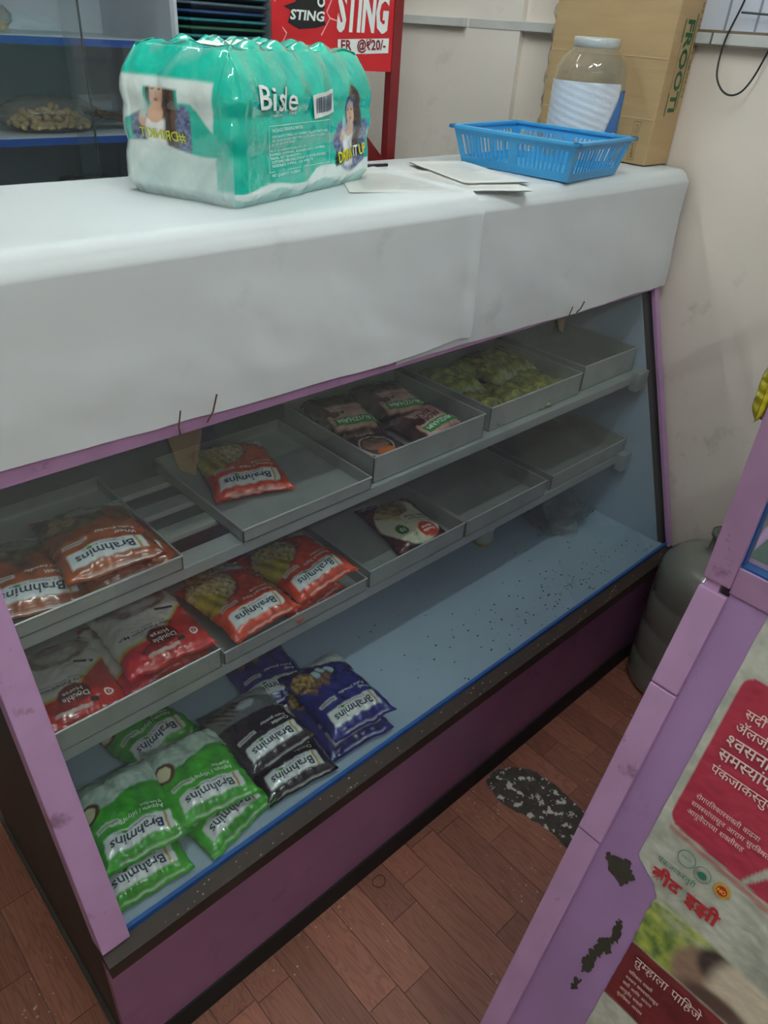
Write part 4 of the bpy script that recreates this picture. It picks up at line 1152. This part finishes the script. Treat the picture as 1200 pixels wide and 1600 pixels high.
# brown carton leaning in the corner
def carton():
    M_c = mat('brown_cardboard', (188, 158, 116), 0.75, var=0.06, vscale=9, bump=0.15, bscale=35, dirt=(150, 122, 84), dscale=4, dlo=0.55, dhi=0.8, damt=0.5, stretch=(1, 1, 6))
    e = tag(empty('drink_carton', (1.868, 1.165, ZC)), 'tall brown cardboard carton with green lettering standing against the wall', 'carton')
    x0, x1, y0, y1, H = -0.056, 0.053, -0.165, 0.165, 0.46
    MB().box(x0, x1, y0, y1, 0.0, H).build('carton_body', M_c, e, bevel=0.003)
    M_cr = mat('cardboard_crease', (206, 180, 140), 0.75)
    for z in (0.098, 0.222, 0.40):
        MB().bar((x0-0.0003, y0+0.004, z), (x0-0.0003, y1-0.004, z+0.002), 0.0012, 0.0022).build('crease', M_cr, e)
    f = plane_fn((x0, y0, 0), (1, 0, 0), (0, 0, 1))   # the lettered side
    W = x1-x0; up = math.pi/2
    g = Print()
    # lettering reads downwards: rotate by -90 degrees
    g.text('FROOTI', 0.048, 0.300, 0.030, 0.03, width=0.185, rot=-up)
    g.rect(0.083, 0.0865, 0.120, 0.312); g.rect(0.034, 0.0375, 0.255, 0.30); g.rect(0.034, 0.0375, 0.106, 0.155)
    q = g.mesh('green_lettering', f, 0.0008); q.materials.append(mat('carton_green_ink', (32, 96, 58), 0.6)); obj('green_lettering', q, None, e)
    k = Print().text('MANGO DRINK', 0.0345, 0.250, 0.0042, 0.0, width=0.088, rot=-up)
    k.text('03 NVG33 28.03.24', 0.0945, 0.335, 0.008, 0.0, width=0.19, rot=-up)
    q = k.mesh('stamped_code', f, 0.0008); q.materials.append(mat('carton_dark_ink', (110, 92, 62), 0.7)); obj('stamped_code', q, None, e)['kind'] = 'stuff'
    f2 = plane_fn((x0, y1, 0), (0, -1, 0), (0, 0, 1))
    k = Print().text('XRO:M-XC-SCX', 0.292, 0.012, 0.008, 0.0, width=0.075, rot=up).frame(0.278, 0.296, 0.008, 0.092, 0.0008)
    q = k.mesh('side_code', f2, 0.0008); q.materials.append(mat('carton_dark_ink', (110, 92, 62), 0.7)); obj('side_code', q, None, e)
    m = MB()
    m.grid(lambda u, v: (x0+0.012+0.03*u+0.004*math.sin(v*38), y1+0.004+0.03*u+0.006*fbm(u*5, v*9, 2), 0.02+0.30*v), 10, 60)
    m.build('torn_wrap', clear_mat('brown_wrap', (0.78, 0.72, 0.64), rough=0.2, haze=0.3, hazecol=(0.38, 0.32, 0.25), f0=0.06), e, smooth=False)
carton()

# hanging black cable on the wall
pts = [(1.905, 0.880, 2.2), (1.905, 0.893, 1.80), (1.906, 0.905, 1.70), (1.904, 0.925, 1.62), (1.898, 0.922, 1.56), (1.896, 0.905, 1.53), (1.895, 0.880, 1.516), (1.895, 0.855, 1.522), (1.896, 0.838, 1.545), (1.898, 0.826, 1.58), (1.902, 0.815, 1.63), (1.905, 0.800, 1.72), (1.905, 0.785, 2.2)]
def spline(ps, n=8):
    out = []
    P = [Vector(p) for p in ps]; P = [P[0]*2-P[1]]+P+[P[-1]*2-P[-2]]
    for i in range(1, len(P)-2):
        for k in range(n):
            t = k/n; a, b, c, d = P[i-1], P[i], P[i+1], P[i+2]
            out.append(0.5*((2*b)+(c-a)*t+(2*a-5*b+4*c-d)*t*t+(3*b-a-3*c+d)*t**3))
    out.append(P[-2]); return out
cb = MB().tube(spline(pts), 0.0022, 8).build('hanging_cable', mat('black_cable', (30, 30, 32), 0.4), None, smooth=True)
tag(cb, 'black cable hanging in a loop on the wall', 'cable')
cb2 = MB().tube([(1.905, 0.905, 1.672), (1.906, 0.80, 1.668), (1.906, 0.60, 1.666)], 0.0022, 8).build('wall_wire', mat('grey_green_wire', (74, 92, 96), 0.5), None, smooth=True)
tag(cb2, 'thin grey wire running sideways behind the hanging cable loop', 'wire')

# ------------------------------------------------------------------ behind the counter
def poster_stand():
    M_red = mat('red_frame_paint', (128, 34, 34), 0.45, var=0.15, vscale=12)
    e = tag(empty('poster_stand', (1.163, 1.40, 0.0), R(-7)), 'red drink poster on a red metal stand behind the counter', 'poster stand')
    x0, x1 = -0.152, 0.152
    for x in (x0+0.03, x1):
        MB().box(x-0.012, x+0.012, -0.004 if x < 0 else -0.012, 0.012, 0.0, 1.86).build('stand_post', M_red, e, bevel=0.002)
    MB().bar((x1-0.10, 0.0, 1.40), (x1-0.012, 0.0, 1.315), 0.016, 0.03).build('brace', M_red, e)
    MB().box(x0, x1, -0.008, 0.008, 1.84, 1.86).build('top_bar', M_red, e)
    MB().box(x0, x1-0.012, -0.009, -0.0045, 1.515, 1.84).build('poster_board', mat('bright_red_board', (206, 26, 36), 0.35, var=0.12, vscale=7, coat=0.3), e)
    f = plane_fn((0, -0.009, 1.515), (1, 0, 0), (0, 0, 1))
    wprint = Print().text('STING', -0.004, 0.072, 0.066, 0.045, width=0.128, shear=0.08, rot=0.02)
    wprint.poly([(0.0, 0.028), (0.130, 0.035), (0.130, 0.062), (0.0, 0.055)])
    q = wprint.mesh('white_lettering', f, 0.0008); q.materials.append(M_white); obj('white_lettering', q, None, e)
    t2 = Print().text('@\u20b920/-', 0.048, 0.038, 0.018, 0.025, width=0.074, rot=0.04).text('ER', 0.008, 0.036, 0.018, 0.025, width=0.026, rot=0.04)
    q = t2.mesh('price_lettering', f, 0.0016); q.materials.append(mat('dark_red_print', (130, 20, 30), 0.5)); obj('price_lettering', q, None, e)
    lg = Print().poly([(x_+0.008, y_) for (x_, y_) in [(-0.125, 0.078), (-0.118, 0.098), (-0.135, 0.104), (-0.110, 0.112), (-0.095, 0.126), (-0.070, 0.122), (-0.055, 0.128), (-0.042, 0.122), (-0.040, 0.108), (-0.046, 0.098), (-0.038, 0.078), (-0.060, 0.072), (-0.100, 0.068)]])
    q = lg.mesh('black_logo', f, 0.0008); q.materials.append(M_blacktxt); obj('black_logo', q, None, e)
    l2 = Print().text('STING', -0.113, 0.084, 0.016, 0.03, width=0.078, shear=0.15).ring(-0.042, 0.116, 0.009, 0.004)
    q = l2.mesh('logo_lettering', f, 0.0016); q.materials.append(M_white); obj('logo_lettering', q, None, e)
    bolt = Print()
    for path in ([(-0.146, 0.11), (-0.132, 0.15), (-0.140, 0.165), (-0.120, 0.20), (-0.105, 0.24)], [(-0.040, 0.06), (-0.020, 0.09), (-0.028, 0.10), (-0.012, 0.13), (-0.022, 0.15), (0.0, 0.19)], [(-0.02, 0.09), (0.005, 0.085), (0.0, 0.10)], [(-0.145, 0.02), (-0.12, 0.06), (-0.13, 0.07)]):
        for p, q_ in zip(path[:-1], path[1:]):
            d = Vector((q_[0]-p[0], q_[1]-p[1])); n_ = Vector((-d.y, d.x)).normalized()*0.0016
            bolt.poly([(p[0]-n_.x, p[1]-n_.y), (q_[0]-n_.x*0.5, q_[1]-n_.y*0.5), (q_[0]+n_.x*0.5, q_[1]+n_.y*0.5), (p[0]+n_.x, p[1]+n_.y)])
    q = bolt.mesh('lightning_print', f, 0.0005); q.materials.append(mat('pale_pink_print', (240, 170, 170), 0.5)); obj('lightning_print', q, None, e)
poster_stand()

def shelving():
    M_in = mat('grey_blue_shelf_paint', (206, 212, 220), 0.5, var=0.06, dirt=(160, 168, 178), dscale=4, dlo=0.5, dhi=0.8, damt=0.5)
    M_top = mat('pale_shelf_top', (190, 196, 204), 0.5, var=0.05)
    e = tag(empty('wall_shelf_unit', (0.75, 2.0, 0.0)), 'grey shelf unit with blue shelf edges and sliding glass behind the counter', 'shelf unit')
    X0, X1, Y0, Y1 = -0.70, 0.62, -0.20, 0.16
    MB().box(X0, X1, Y1-0.012, Y1, 0.0, 2.3).build('back_board', M_in, e)
    for x in (X0, 0.262, X1-0.018): MB().box(x, x+0.018, Y0, Y1-0.012, 0.0, 2.3).build('upright', M_in, e)
    for z in (0.12, 0.52, 0.94, 1.338, 1.525, 1.86, 2.28):
        for (a_, b_) in ((X0+0.018, 0.262), (0.28, X1-0.018)):
            zz = 1.478 if (a_ > 0.2 and abs(z-1.525) < 0.01) else z
            s_ = MB().box(a_, b_, Y0+0.004, Y1-0.012, zz, zz+0.013).build('shelf', M_top, e)
            MB().box(a_, b_, Y0-0.002, Y0+0.004, zz-0.002, zz+0.012).build('blue_edge', mat('blue_shelf_edge', (30, 84, 172), 0.4, var=0.1), s_)
    M_g = clear_mat('shelf_glass', (0.80, 0.85, 0.86), haze=0.06, hazecol=(0.5, 0.54, 0.56), f0=0.05)
    MB().add([(X0+0.02, Y0-0.010, 0.12), (0.045, Y0-0.010, 0.12), (0.045, Y0-0.010, 2.25), (X0+0.02, Y0-0.010, 2.25)], [(0, 1, 2, 3)]).build('sliding_glass', M_g, e)
    MB().add([(0.0, Y0-0.018, 0.12), (0.262, Y0-0.018, 0.12), (0.262, Y0-0.018, 2.25), (0.0, Y0-0.018, 2.25)], [(0, 1, 2, 3)]).build('sliding_glass', M_g, e)
    MB().box(0.043, 0.046, Y0-0.013, Y0-0.008, 0.12, 2.25).build('glass_edge', mat('dark_glass_edge', (70, 84, 84), 0.3), e)
shelving()

def nut_bag(loc, s, label, seed, tail=True):
    e = tag(empty('peanut_bag', loc), label, 'packet', 'snack bags on the wall shelves')
    m = MB(); rnd = random.Random(seed)
    ico = bmesh.new(); bmesh.ops.create_icosphere(ico, subdivisions=1, radius=1.0)
    iv = [v.co.copy() for v in ico.verts]; ifc = [tuple(v.index for v in f.verts) for f in ico.faces]; ico.free()
    for k in range(150):
        a_ = rnd.uniform(0, 2*math.pi); r = math.sqrt(rnd.random()); x = r*math.cos(a_)*0.085*s; y = r*math.sin(a_)*0.05*s
        z = (0.012+rnd.random()*0.042*(1-r*r))*s; mm = Matrix.Rotation(rnd.uniform(0, 3), 3, 'Z') @ Matrix.Rotation(rnd.uniform(-0.6, 0.6), 3, 'Y')
        m.add([Vector((x, y, z)) + mm @ Vector((v.x*0.013, v.y*0.0075, v.z*0.007)) for v in iv], ifc)
    tag(m.build('peanuts', mat('peanut_tan', (226, 194, 142), 0.7, var=0.15, vscale=60), e, smooth=True), kind='stuff')
    def S(u, v):
        a_ = 2*math.pi*u; ph = math.pi*v
        d = Vector((math.sin(ph)*math.cos(a_), math.sin(ph)*math.sin(a_), -math.cos(ph)))
        q = 1+0.14*fbm(d.x*3+seed, d.y*3, d.z*3)
        return (d.x*0.105*s*q, d.y*0.066*s*q, max(0.0, (0.032+0.034*d.z*q)*s))
    m = MB().grid(S, 40, 20); m.build('bag_film', clear_mat('dusty_clear_film', (0.85, 0.83, 0.78), rough=0.15, haze=0.16, hazecol=(0.5, 0.45, 0.36), f0=0.06), e, smooth=True)
    if tail:
        m = MB().grid(lambda u, v: ((0.09+0.13*u)*s, (-0.045+0.09*v)*s*(1-0.35*u), (0.034-0.022*u+0.008*math.sin(v*14+u*3)*(1-0.3*u)+0.004*fbm(u*8, v*8, 3))*s), 16, 24)
        m.build('bag_tail', mat('brown_film', (110, 84, 66), 0.25, var=0.3, vscale=40, coat=0.5), e, smooth=True)
nut_bag((0.740, 1.90, 1.3512), 1.08, 'bag of peanuts with a twisted brown end on the middle wall shelf', 3)
nut_bag((0.60, 1.90, 1.5382), 0.9, 'tan snack bag on the upper wall shelf at the photo edge', 9, False)
tag(crumple('clear_snack_bag', (0.545, 1.88, 0.9534), 0.10, 0.06, 0.16, 5.0, M_bag), 'clear crumpled bag on the lowest wall shelf in view', 'plastic bag')
ob = PacketShape(0.2, 0.14, 0.06, 2.0)
ome = ob.mesh('bag', lambda u, v: mixc(C_(104, 112, 92), C_(70, 80, 66), max(0, min(1, 0.5+fbm(u*5, v*5, 1))))); ome.materials.append(M_film_dull)
op = tag(empty('flat_packet', (0.82, 1.90, 0.9534)), 'flat olive green packet on the lowest wall shelf in view', 'packet')
op.rotation_euler = (0, 0, 0)
obj('bag', ome, None, op)
# raise: the low packet rests on a box of the same shelf
MB().box(-0.15, 0.15, -0.05, 0.10, 0.0, 0.24).build('storage_box', mat('grey_card_box', (96, 102, 104), 0.6, var=0.1), None, (0.82, 1.90, 0.9532))
bpy.data.objects['storage_box']['label'] = 'grey card box under the olive packet on the wall shelf'; bpy.data.objects['storage_box']['category'] = 'box'
op.location.z = 0.9534+0.2402

# stack of dark plastic trays with teal rims
rt = MB(); tw, td, ch, th_ = 0.135, 0.10, 0.03, 0.0155
octo = [(-tw+ch, -td), (tw-ch, -td), (tw, -td+ch), (tw, td-ch), (tw-ch, td), (-tw+ch, td), (-tw, td-ch), (-tw, -td+ch)]
def octring(s, z): return [(x*s, y*s, z) for (x, y) in octo]
vs = octring(0.9, 0.0)+octring(0.985, th_*0.6)+octring(0.985, th_)+octring(0.94, th_)+octring(0.86, 0.002)
fs = [tuple(range(8))[::-1], tuple(range(32, 40))]
for k in range(4): fs += [(k*8+i, k*8+(i+1) % 8, (k+1)*8+(i+1) % 8, (k+1)*8+i) for i in range(8)]
tme = MB().add(vs, fs).mesh('tray_body'); tme.materials.append(mat('dark_plastic_tray', (34, 44, 52), 0.3, rand=0.4))
rmb = MB().add(octring(0.99, th_*0.62)+octring(1.0, th_*0.7)+octring(1.0, th_*0.95)+octring(0.94, th_+0.0004), [(k*8+i, k*8+(i+1) % 8, (k+1)*8+(i+1) % 8, (k+1)*8+i) for k in range(3) for i in range(8)])
rmes = []
for nm, c in (('teal_rim', (44, 132, 140)), ('blue_rim', (50, 84, 140)), ('green_rim', (52, 112, 82)), ('grey_rim', (92, 112, 122))):
    q = rmb.mesh('rim'); q.materials.append(mat(nm, c, 0.25)); rmes.append(q)
NTR = 14
ordinal = ['lowest', 'second', 'third', 'fourth', 'fifth', 'sixth', 'seventh', 'eighth', 'ninth', 'tenth', 'eleventh', 'twelfth', 'thirteenth', 'topmost']
for k in range(NTR):
    e = empty('plastic_tray', (1.183+random.uniform(-.002, .002), 1.925+random.uniform(-.003, .003), 1.4915+k*th_*1.04), random.uniform(-0.01, 0.01))
    lab = 'dark plastic tray, %s in the stack beside the red poster' % (ordinal[k] if k in (0, NTR-1) else ordinal[k]+' from the bottom')
    tag(e, lab, 'plastic tray', 'stacked plastic trays')
    obj('tray_body', tme, None, e); obj('rim', rmes[[0, 3, 1, 0, 2, 0, 1, 3][k % 8]], None, e)

# ------------------------------------------------------------------ water jug by the wall
def jug():
    e = tag(empty('water_jug', (1.792, 0.512, 0.0)), 'large dusty grey water jug on the floor between the two counters', 'water jug')
    M_j = clear_mat('dusty_jug_plastic', (0.52, 0.54, 0.50), rough=0.12, haze=0.58, hazecol=(0.34, 0.345, 0.30), f0=0.06)
    prof = [(0.0, 0.006), (0.09, 0.004), (0.118, 0.001), (0.128, 0.010), (0.1325, 0.03)]
    for zb in (0.105, 0.205, 0.300):
        prof += [(0.1325, zb-0.016), (0.1300, zb-0.006), (0.1300, zb+0.004), (0.1325, zb+0.014)]
    prof += [(0.1325, 0.345), (0.130, 0.372), (0.120, 0.398), (0.098, 0.418), (0.066, 0.430), (0.040, 0.436), (0.031, 0.442), (0.0285, 0.452), (0.0285, 0.486), (0.031, 0.489), (0.031, 0.498), (0.026, 0.500), (0.025, 0.46)]
    prof = [(r_, z_*1.09) for (r_, z_) in prof]
    MB().lathe(prof, 72).build('jug_body', M_j, e, smooth=True)
    MB().lathe([(0.0315, 0.530), (0.0335, 0.531), (0.0335, 0.543), (0.0315, 0.5445)], 40).build('neck_ring', mat('grey_neck_ring', (120, 126, 120), 0.4), e, smooth=True)
    def cyl(u, v): 
        a_ = u/0.1335; return Vector((0.1335*math.cos(a_), 0.1335*math.sin(a_), v)), Vector((math.cos(a_), math.sin(a_), 0))
    a0 = R(206)*0.1335; rnd = random.Random(4)
    pts = [(a0+0.030*math.cos(2*math.pi*k/18)*(0.7+0.5*rnd.random()), 0.185+0.014*math.sin(2*math.pi*k/18)*(0.6+0.6*rnd.random())) for k in range(18)]
    q = Print().poly(pts).mesh('label_remnant', cyl, 0.0012); q.materials.append(mat('torn_blue_label', (44, 132, 184), 0.5)); obj('label_remnant', q, None, e)
    pr_ = Print()
    for (du, dv, r) in ((-0.030, 0.128, 0.005), (-0.018, 0.124, 0.006), (-0.022, 0.112, 0.003)): pr_.disc(a0+du, dv, r, r*0.9, 9)
    q = pr_.mesh('glue_spots', cyl, 0.0012); q.materials.append(mat('dried_glue', (150, 150, 144), 0.7)); obj('glue_spots', q, None, e)
jug()

# rubber band on the floor
m = MB().tube([(0.0155*math.cos(a_)*(1+0.06*math.sin(3*a_)), 0.013*math.sin(a_), 0.0022) for a_ in [2*math.pi*k/28 for k in range(28)]], 0.0010, 6, closed=True)
tag(m.build('rubber_band', mat('brown_rubber', (96, 54, 40), 0.6), None, (0.697, 0.622, 0.0004), smooth=True), 'small brown rubber band lying on the wood-look floor', 'rubber band')

# ------------------------------------------------------------------ the second, poster-covered cabinet on the right
A0 = Vector((0.847, 0.25, 1.028)); DN = Vector((-0.3157, 0, -0.9488)); NO = Vector((-0.9488, 0, 0.3157))
SF = 1.028/0.9488   # distance down the face to the floor
cab = tag(empty('sales_cabinet', (1.35, -0.3, 0.0)), 'purple cabinet with a leaning lower front and glass above, nearest on the right', 'cabinet')
def kpart(name, mb, m_, bevel=0.0, smooth=False):
    o = cab.location; mb.v = [(x-1.35, y+0.3, z) for (x, y, z) in mb.v]; return mb.build(name, m_, cab, bevel=bevel, smooth=smooth)
def FP(w_, s, lift=0.0): return A0 + DN*s + Vector((0, -w_, 0)) + NO*lift
def strip(w0, w1, s0, s1, l0, l1): 
    return MB().hexa([FP(w0, s0, l0), FP(w1, s0, l0), FP(w1, s1, l0), FP(w0, s1, l0)][::-1], [FP(w0, s0, l1), FP(w1, s0, l1), FP(w1, s1, l1), FP(w0, s1, l1)][::-1])
kpart('edge_strip', strip(0.0, 0.038, 0.012, 0.165, -0.012, 0.0), M_purple, bevel=0.002)
kpart('edge_strip', strip(0.0, 0.0385, 0.167, 0.43, -0.012, 0.001), M_purple, bevel=0.002)
kpart('edge_strip', strip(0.0, 0.038, 0.432, SF-0.001, -0.012, 0.0), M_purple, bevel=0.002)
kpart('front_panel', strip(0.038, 1.10, 0.0, SF-0.006, -0.022, -0.008), mat('cabinet_purple_panel', (168, 130, 180), 0.36, var=0.10, vscale=7, bump=0.15, bscale=20, dirt=(104, 66, 92), dscale=8, dlo=0.6, dhi=0.75, damt=0.5))
kpart('corner_post', MB().box(0.847, 0.887, 0.214, 0.250, 1.028, 1.42), M_purple, bevel=0.002)
kpart('middle_rail', MB().box(0.850, 0.885, -0.85, 0.214, 1.020, 1.062), M_purple, bevel=0.002)
kpart('glass_bead', MB().box(0.852, 0.868, -0.85, 0.212, 1.062, 1.065), M_blue)
kpart('glass_bead', MB().box(0.856, 0.868, 0.2115, 0.214, 1.062, 1.40), M_blue)
kpart('glass_pane', MB().add([(0.862, -0.85, 1.066), (0.862, 0.212, 1.066), (0.862, 0.212, 1.40), (0.862, -0.85, 1.40)], [(0, 1, 2, 3)]), M_glass)
kpart('end_panel', MB().prism([(0.51, 0.0), (XW-0.005, 0.0), (XW-0.005, 1.03), (0.852, 1.03)], 'Y', 0.226, 0.246), M_purple)
kpart('end_glass', MB().add([(0.888, 0.236, 1.045), (XW-0.03, 0.236, 1.045), (XW-0.03, 0.236, 1.40), (0.888, 0.236, 1.40)], [(0, 1, 2, 3)]), M_glass)
kpart('back_post', MB().box(XW-0.03, XW-0.005, 0.22, 0.25, 1.03, 1.42), M_purple)
kpart('top_bar', MB().box(0.847, XW-0.005, 0.22, 0.25, 1.40, 1.42), M_purple)
kpart('shelf_board', MB().box(0.89, XW-0.01, -0.85, 0.225, 1.03, 1.045), mat('green_grey_shelf', (96, 112, 106), 0.5))
kpart('back_board', MB().box(XW-0.02, XW-0.005, -0.85, 0.225, 0.0, 1.03), mat('green_grey_shelf', (96, 112, 106), 0.5))
kpart('top_glass', MB().add([(0.845, -0.85, 1.421), (XW-0.005, -0.85, 1.421), (XW-0.005, 0.25, 1.421), (0.845, 0.25, 1.421)], [(0, 1, 2, 3)]), M_glass)
kpart('front_top_bar', MB().box(0.847, 0.887, -0.85, 0.22, 1.40, 1.42), M_purple)
# chipped paint on the stile
def chip(pts, nm='paint_chip'):
    ring = []
    for k in range(len(pts)):
        a_, b_ = Vector(pts[k]), Vector(pts[(k+1) % len(pts)])
        for t in range(9):
            p = a_.lerp(b_, t/9); p += Vector((fbm(p.x*160, p.y*160), fbm(p.y*160, p.x*160, 3)))*0.006; ring.append((p.x, p.y))
    me = Print().poly([(p[0], -p[1]) for p in ring]).mesh(nm, lambda u, v: (FP(u, -v, -0.008)-cab.location, NO), 0.0009)
    me.materials.append(mat('bare_dark_wood', (62, 58, 46), 0.8, var=0.2, vscale=40)); obj(nm, me, None, cab)
chip([(.104, .515), (.116, .520), (.121, .550), (.113, .556), (.107, .545)][::-1])
chip([(.098, .560), (.112, .548), (.117, .575), (.104, .600), (.108, .625), (.097, .640), (.088, .620), (.094, .590)][::-1])
chip([(.092, .655), (.100, .650), (.102, .672), (.094, .680)][::-1])
chip([(.050, .440), (.085, .425), (.098, .448), (.088, .470), (.060, .458)][::-1])
chip([(.004, .165), (.014, .168), (.012, .18), (.003, .185)][::-1])

# the poster glued on the cabinet front
def poster():
    e = tag(empty('wall_poster', FP(0.3, 0.5)), 'worn medicine poster with a red text panel glued to the purple cabinet', 'poster')
    O = e.location.copy()
    def wl(s):
        if s < 0.40: return 0.088+0.0006*fbm(s*30, 1)
        if s < 0.52: return 0.088+0.045*sm(s, 0.40, 0.445)+0.005*fbm(s*60, 2)
        return 0.135+0.001*fbm(s*30, 3)
    W1, S1 = 0.72, 1.02
    paper = C_(198, 199, 187)
    def paint(w_, s):
        n = fbm(w_*16, s*16, 4); n2 = fbm(w_*60, s*60, 2)
        c = mixc(paper, C_(150, 151, 140), max(0, min(1, 0.25+0.6*n+0.35*n2)))
        # red panel with rounded corners
        rd = mixc(C_(188, 56, 80), C_(158, 42, 64), max(0, min(1, 0.3+0.6*n)))
        r0, a0_, b0, b1 = 0.018, 0.099+0.0*s, 0.088, 0.330+0.09*(w_-0.1)
        ins = sm(w_, a0_-.001, a0_+.001)*sm(s, b0-.001, b0+.001)*(1-sm(s, b1-.001, b1+.001))
        for cs in (b0+r0, b1-r0):
            if w_ < a0_+r0 and ((cs == b0+r0 and s < cs) or (cs == b1-r0 and s > cs)):
                ins *= 1-sm(math.hypot(w_-a0_-r0, s-cs), r0-.001, r0+.001)
        tear = elm(w_-0.16*(s-0.27)*0+0.55*(s-0.30), s, 0.232, 0.300, 0.006+0.03*max(0, 0.31-s)*1.2, 0.045, 0.2)
        c = mixc(c, rd, ins*(1-tear))
        # thin red-brown shadow line of the lower sheet
        c = mixc(c, C_(176, 70, 66), boxm(w_, s, 0.105, 9, b1+0.004, b1+0.010+0.02*max(0, w_-0.16), .001)*0.6)
        # picture band: leaves, then brown and dark shapes
        pb = sm(s, 0.438+0.10*max(0, w_-0.17), 0.446+0.10*max(0, w_-0.17))*(1-sm(s, 0.528, 0.531))
        g = mixc(C_(176, 186, 84), C_(74, 108, 58), max(0, min(1, 0.45+0.9*fbm(w_*50, s*50, 6))))
        g = mixc(g, C_(206, 206, 178), max(0, min(0.8, 0.4+0.8*fbm(w_*25, s*70, 9)))*(1-sm(s, 0.455, 0.485)))
        g = mixc(g, C_(150, 120, 104), elm(w_, s, 0.215, 0.500, 0.030, 0.036, 0.3)); g = mixc(g, C_(70, 56, 52), elm(w_, s, 0.235, 0.470, 0.026, 0.024, 0.3))
        g = mixc(g, C_(212, 196, 176), elm(w_, s, 0.275, 0.485, 0.040, 0.050, 0.3)); g = mixc(g, C_(96, 74, 66), elm(w_, s, 0.262, 0.525, 0.05, 0.022, 0.3))
        c = mixc(c, g, pb)
        # dark red band
        c = mixc(c, mixc(C_(124, 40, 44), C_(98, 30, 36), max(0, min(1, 0.5+n))), sm(s, 0.529, 0.532)*(1-sm(s, 0.634, 0.637)))
        return c
    nu, ns = 200, 330; m = MB(); cols = []
    for j in range(ns+1):
        s = 0.004+S1*j/ns; w0 = wl(s)
        for i in range(nu+1):
            t = i/nu; w_ = w0+(W1-w0)*t**1.35
            wr = 0.0009+0.0010*abs(fbm(w_*22+s*10, s*60, 3))+0.0006*fbm(w_*50, s*50, 7)
            m.v.append(tuple(FP(w_, s, -0.008+max(0.0004, wr))-O)); cols.append(paint(w_, s))
    for j in range(ns):
        for i in range(nu):
            a_ = j*(nu+1)+i; m.f.append((a_, a_+nu+1, a_+nu+2, a_+1))
    me = m.mesh('paper', smooth=True); set_print(me, cols); me.materials.append(film_mat('poster_paper', rough=0.55, bump=0.3, bscale=30, coat=0.05)); obj('paper', me, None, e)
    def f(u, v): return FP(u, -v, -0.008)-O, NO
    p = Print()
    def line(t, w_, s, h, width=None, bold=0.006):
        q_ = Print().dev(t, w_, -s, h, bold, width=width).mesh('text_line', f, 0.0036); q_.materials.append(mat('pale_pink_letter', (236, 214, 206), 0.6)); obj('text_line', q_, None, e)
    line('सर्दी', .119, .140, .0125); line('अॅलर्जी व', .117, .162, .0130); line('श्वसनासंबंधी', .115, .186, .0160, bold=0.012); line('समस्यांपासून', .114, .208, .0155, bold=0.012); line('पंकजाकस्तुरी', .115, .231, .0125)
    line('रोगप्रतिकारशक्ती वाढवा', .116, .276, .0070, bold=0.0); line('समस्यांपासून आराम सुरक्षित', .115, .289, .0070, bold=0.0); line('आयुर्वेदाच्या शक्तीसह', .115, .302, .0070, bold=0.0)
    p = Print(); p.dev('पंकजाकस्तुरी', .112, -.392, .0080, 0.0); q = p.mesh('green_lettering', f, 0.0036); q.materials.append(mat('poster_green_ink', (46, 122, 96), 0.6)); obj('green_lettering', q, None, e); p = Print(); p.disc(.168, -.368, .006, .005); p.ring(.168, -.367, .0115, .0008); p.ring(.143, -.362, .0125, .0010); p.text('INDIA', .143, -.363, .0035, align='C')
    q = p.mesh('green_seals', f, 0.0036); q.materials.append(mat('poster_green_ink', (46, 122, 96), 0.6)); obj('green_seals', q, None, e)['kind'] = 'stuff'
    p = Print(); p.dev('ब्रीद ईझी', .113, -.420, .0185, 0.03, width=.098)
    q = p.mesh('red_lettering', f, 0.0036); q.materials.append(mat('poster_red_ink', (190, 40, 50), 0.6)); obj('red_lettering', q, None, e)
    p = Print(); n = 24
    pts = [(.196+(.0125 if k % 2 else .0095)*math.cos(math.pi*k/n), -.368+(.0125 if k % 2 else .0095)*math.sin(math.pi*k/n)) for k in range(2*n)]
    p.poly(pts); q = p.mesh('sun_seal', f, 0.0030); q.materials.append(mat('poster_gold_ink', (206, 160, 60), 0.6)); obj('sun_seal', q, None, e)
    p = Print().disc(.196, -.368, .007); q = p.mesh('seal_disc', f, 0.0038); q.materials.append(mat('poster_red_ink', (190, 40, 50), 0.6)); obj('seal_disc', q, None, e)
    p = Print().text('NO', .196, -.3705, .0050, 0.02, align='C'); q = p.mesh('seal_lettering', f, 0.0046); q.materials.append(M_yellow); obj('seal_lettering', q, None, e)
    p = Print(); p.dev('तुम्हाला पाहिजे', .150, -.556, .0130, 0.0)
    for k in range(5): p.dev(['प्रतिकार शक्ती', 'श्वसन समस्यांपासून', 'सर्दी आणि आराम', 'आयुर्वेद शक्ती', 'सुरक्षित आराम'][k], .150, -.575-.011*k, .0050, 0.0)
    q = p.mesh('band_lettering', f, 0.0036); q.materials.append(mat('pale_pink_letter', (236, 214, 206), 0.6)); obj('band_lettering', q, None, e)['kind'] = 'stuff'
poster()

# yellow sachet hanging at the cabinet end
ys = PacketShape(0.05, 0.075, 0.02, 1.0)
yme = ys.mesh('bag', lambda u, v: mixc(C_(214, 200, 30), C_(150, 140, 20), max(0, min(1, 0.5+fbm(u*6, v*6, 1)))), 24, 30); yme.materials.append(M_film)
y_ = tag(empty('yellow_sachet', (0.868, 0.2505, 1.285)), 'small yellow sachet stuck on the far post of the purple cabinet', 'sachet')
y_.rotation_euler = (R(90), 0, R(180))
yb = obj('bag', yme, None, y_)
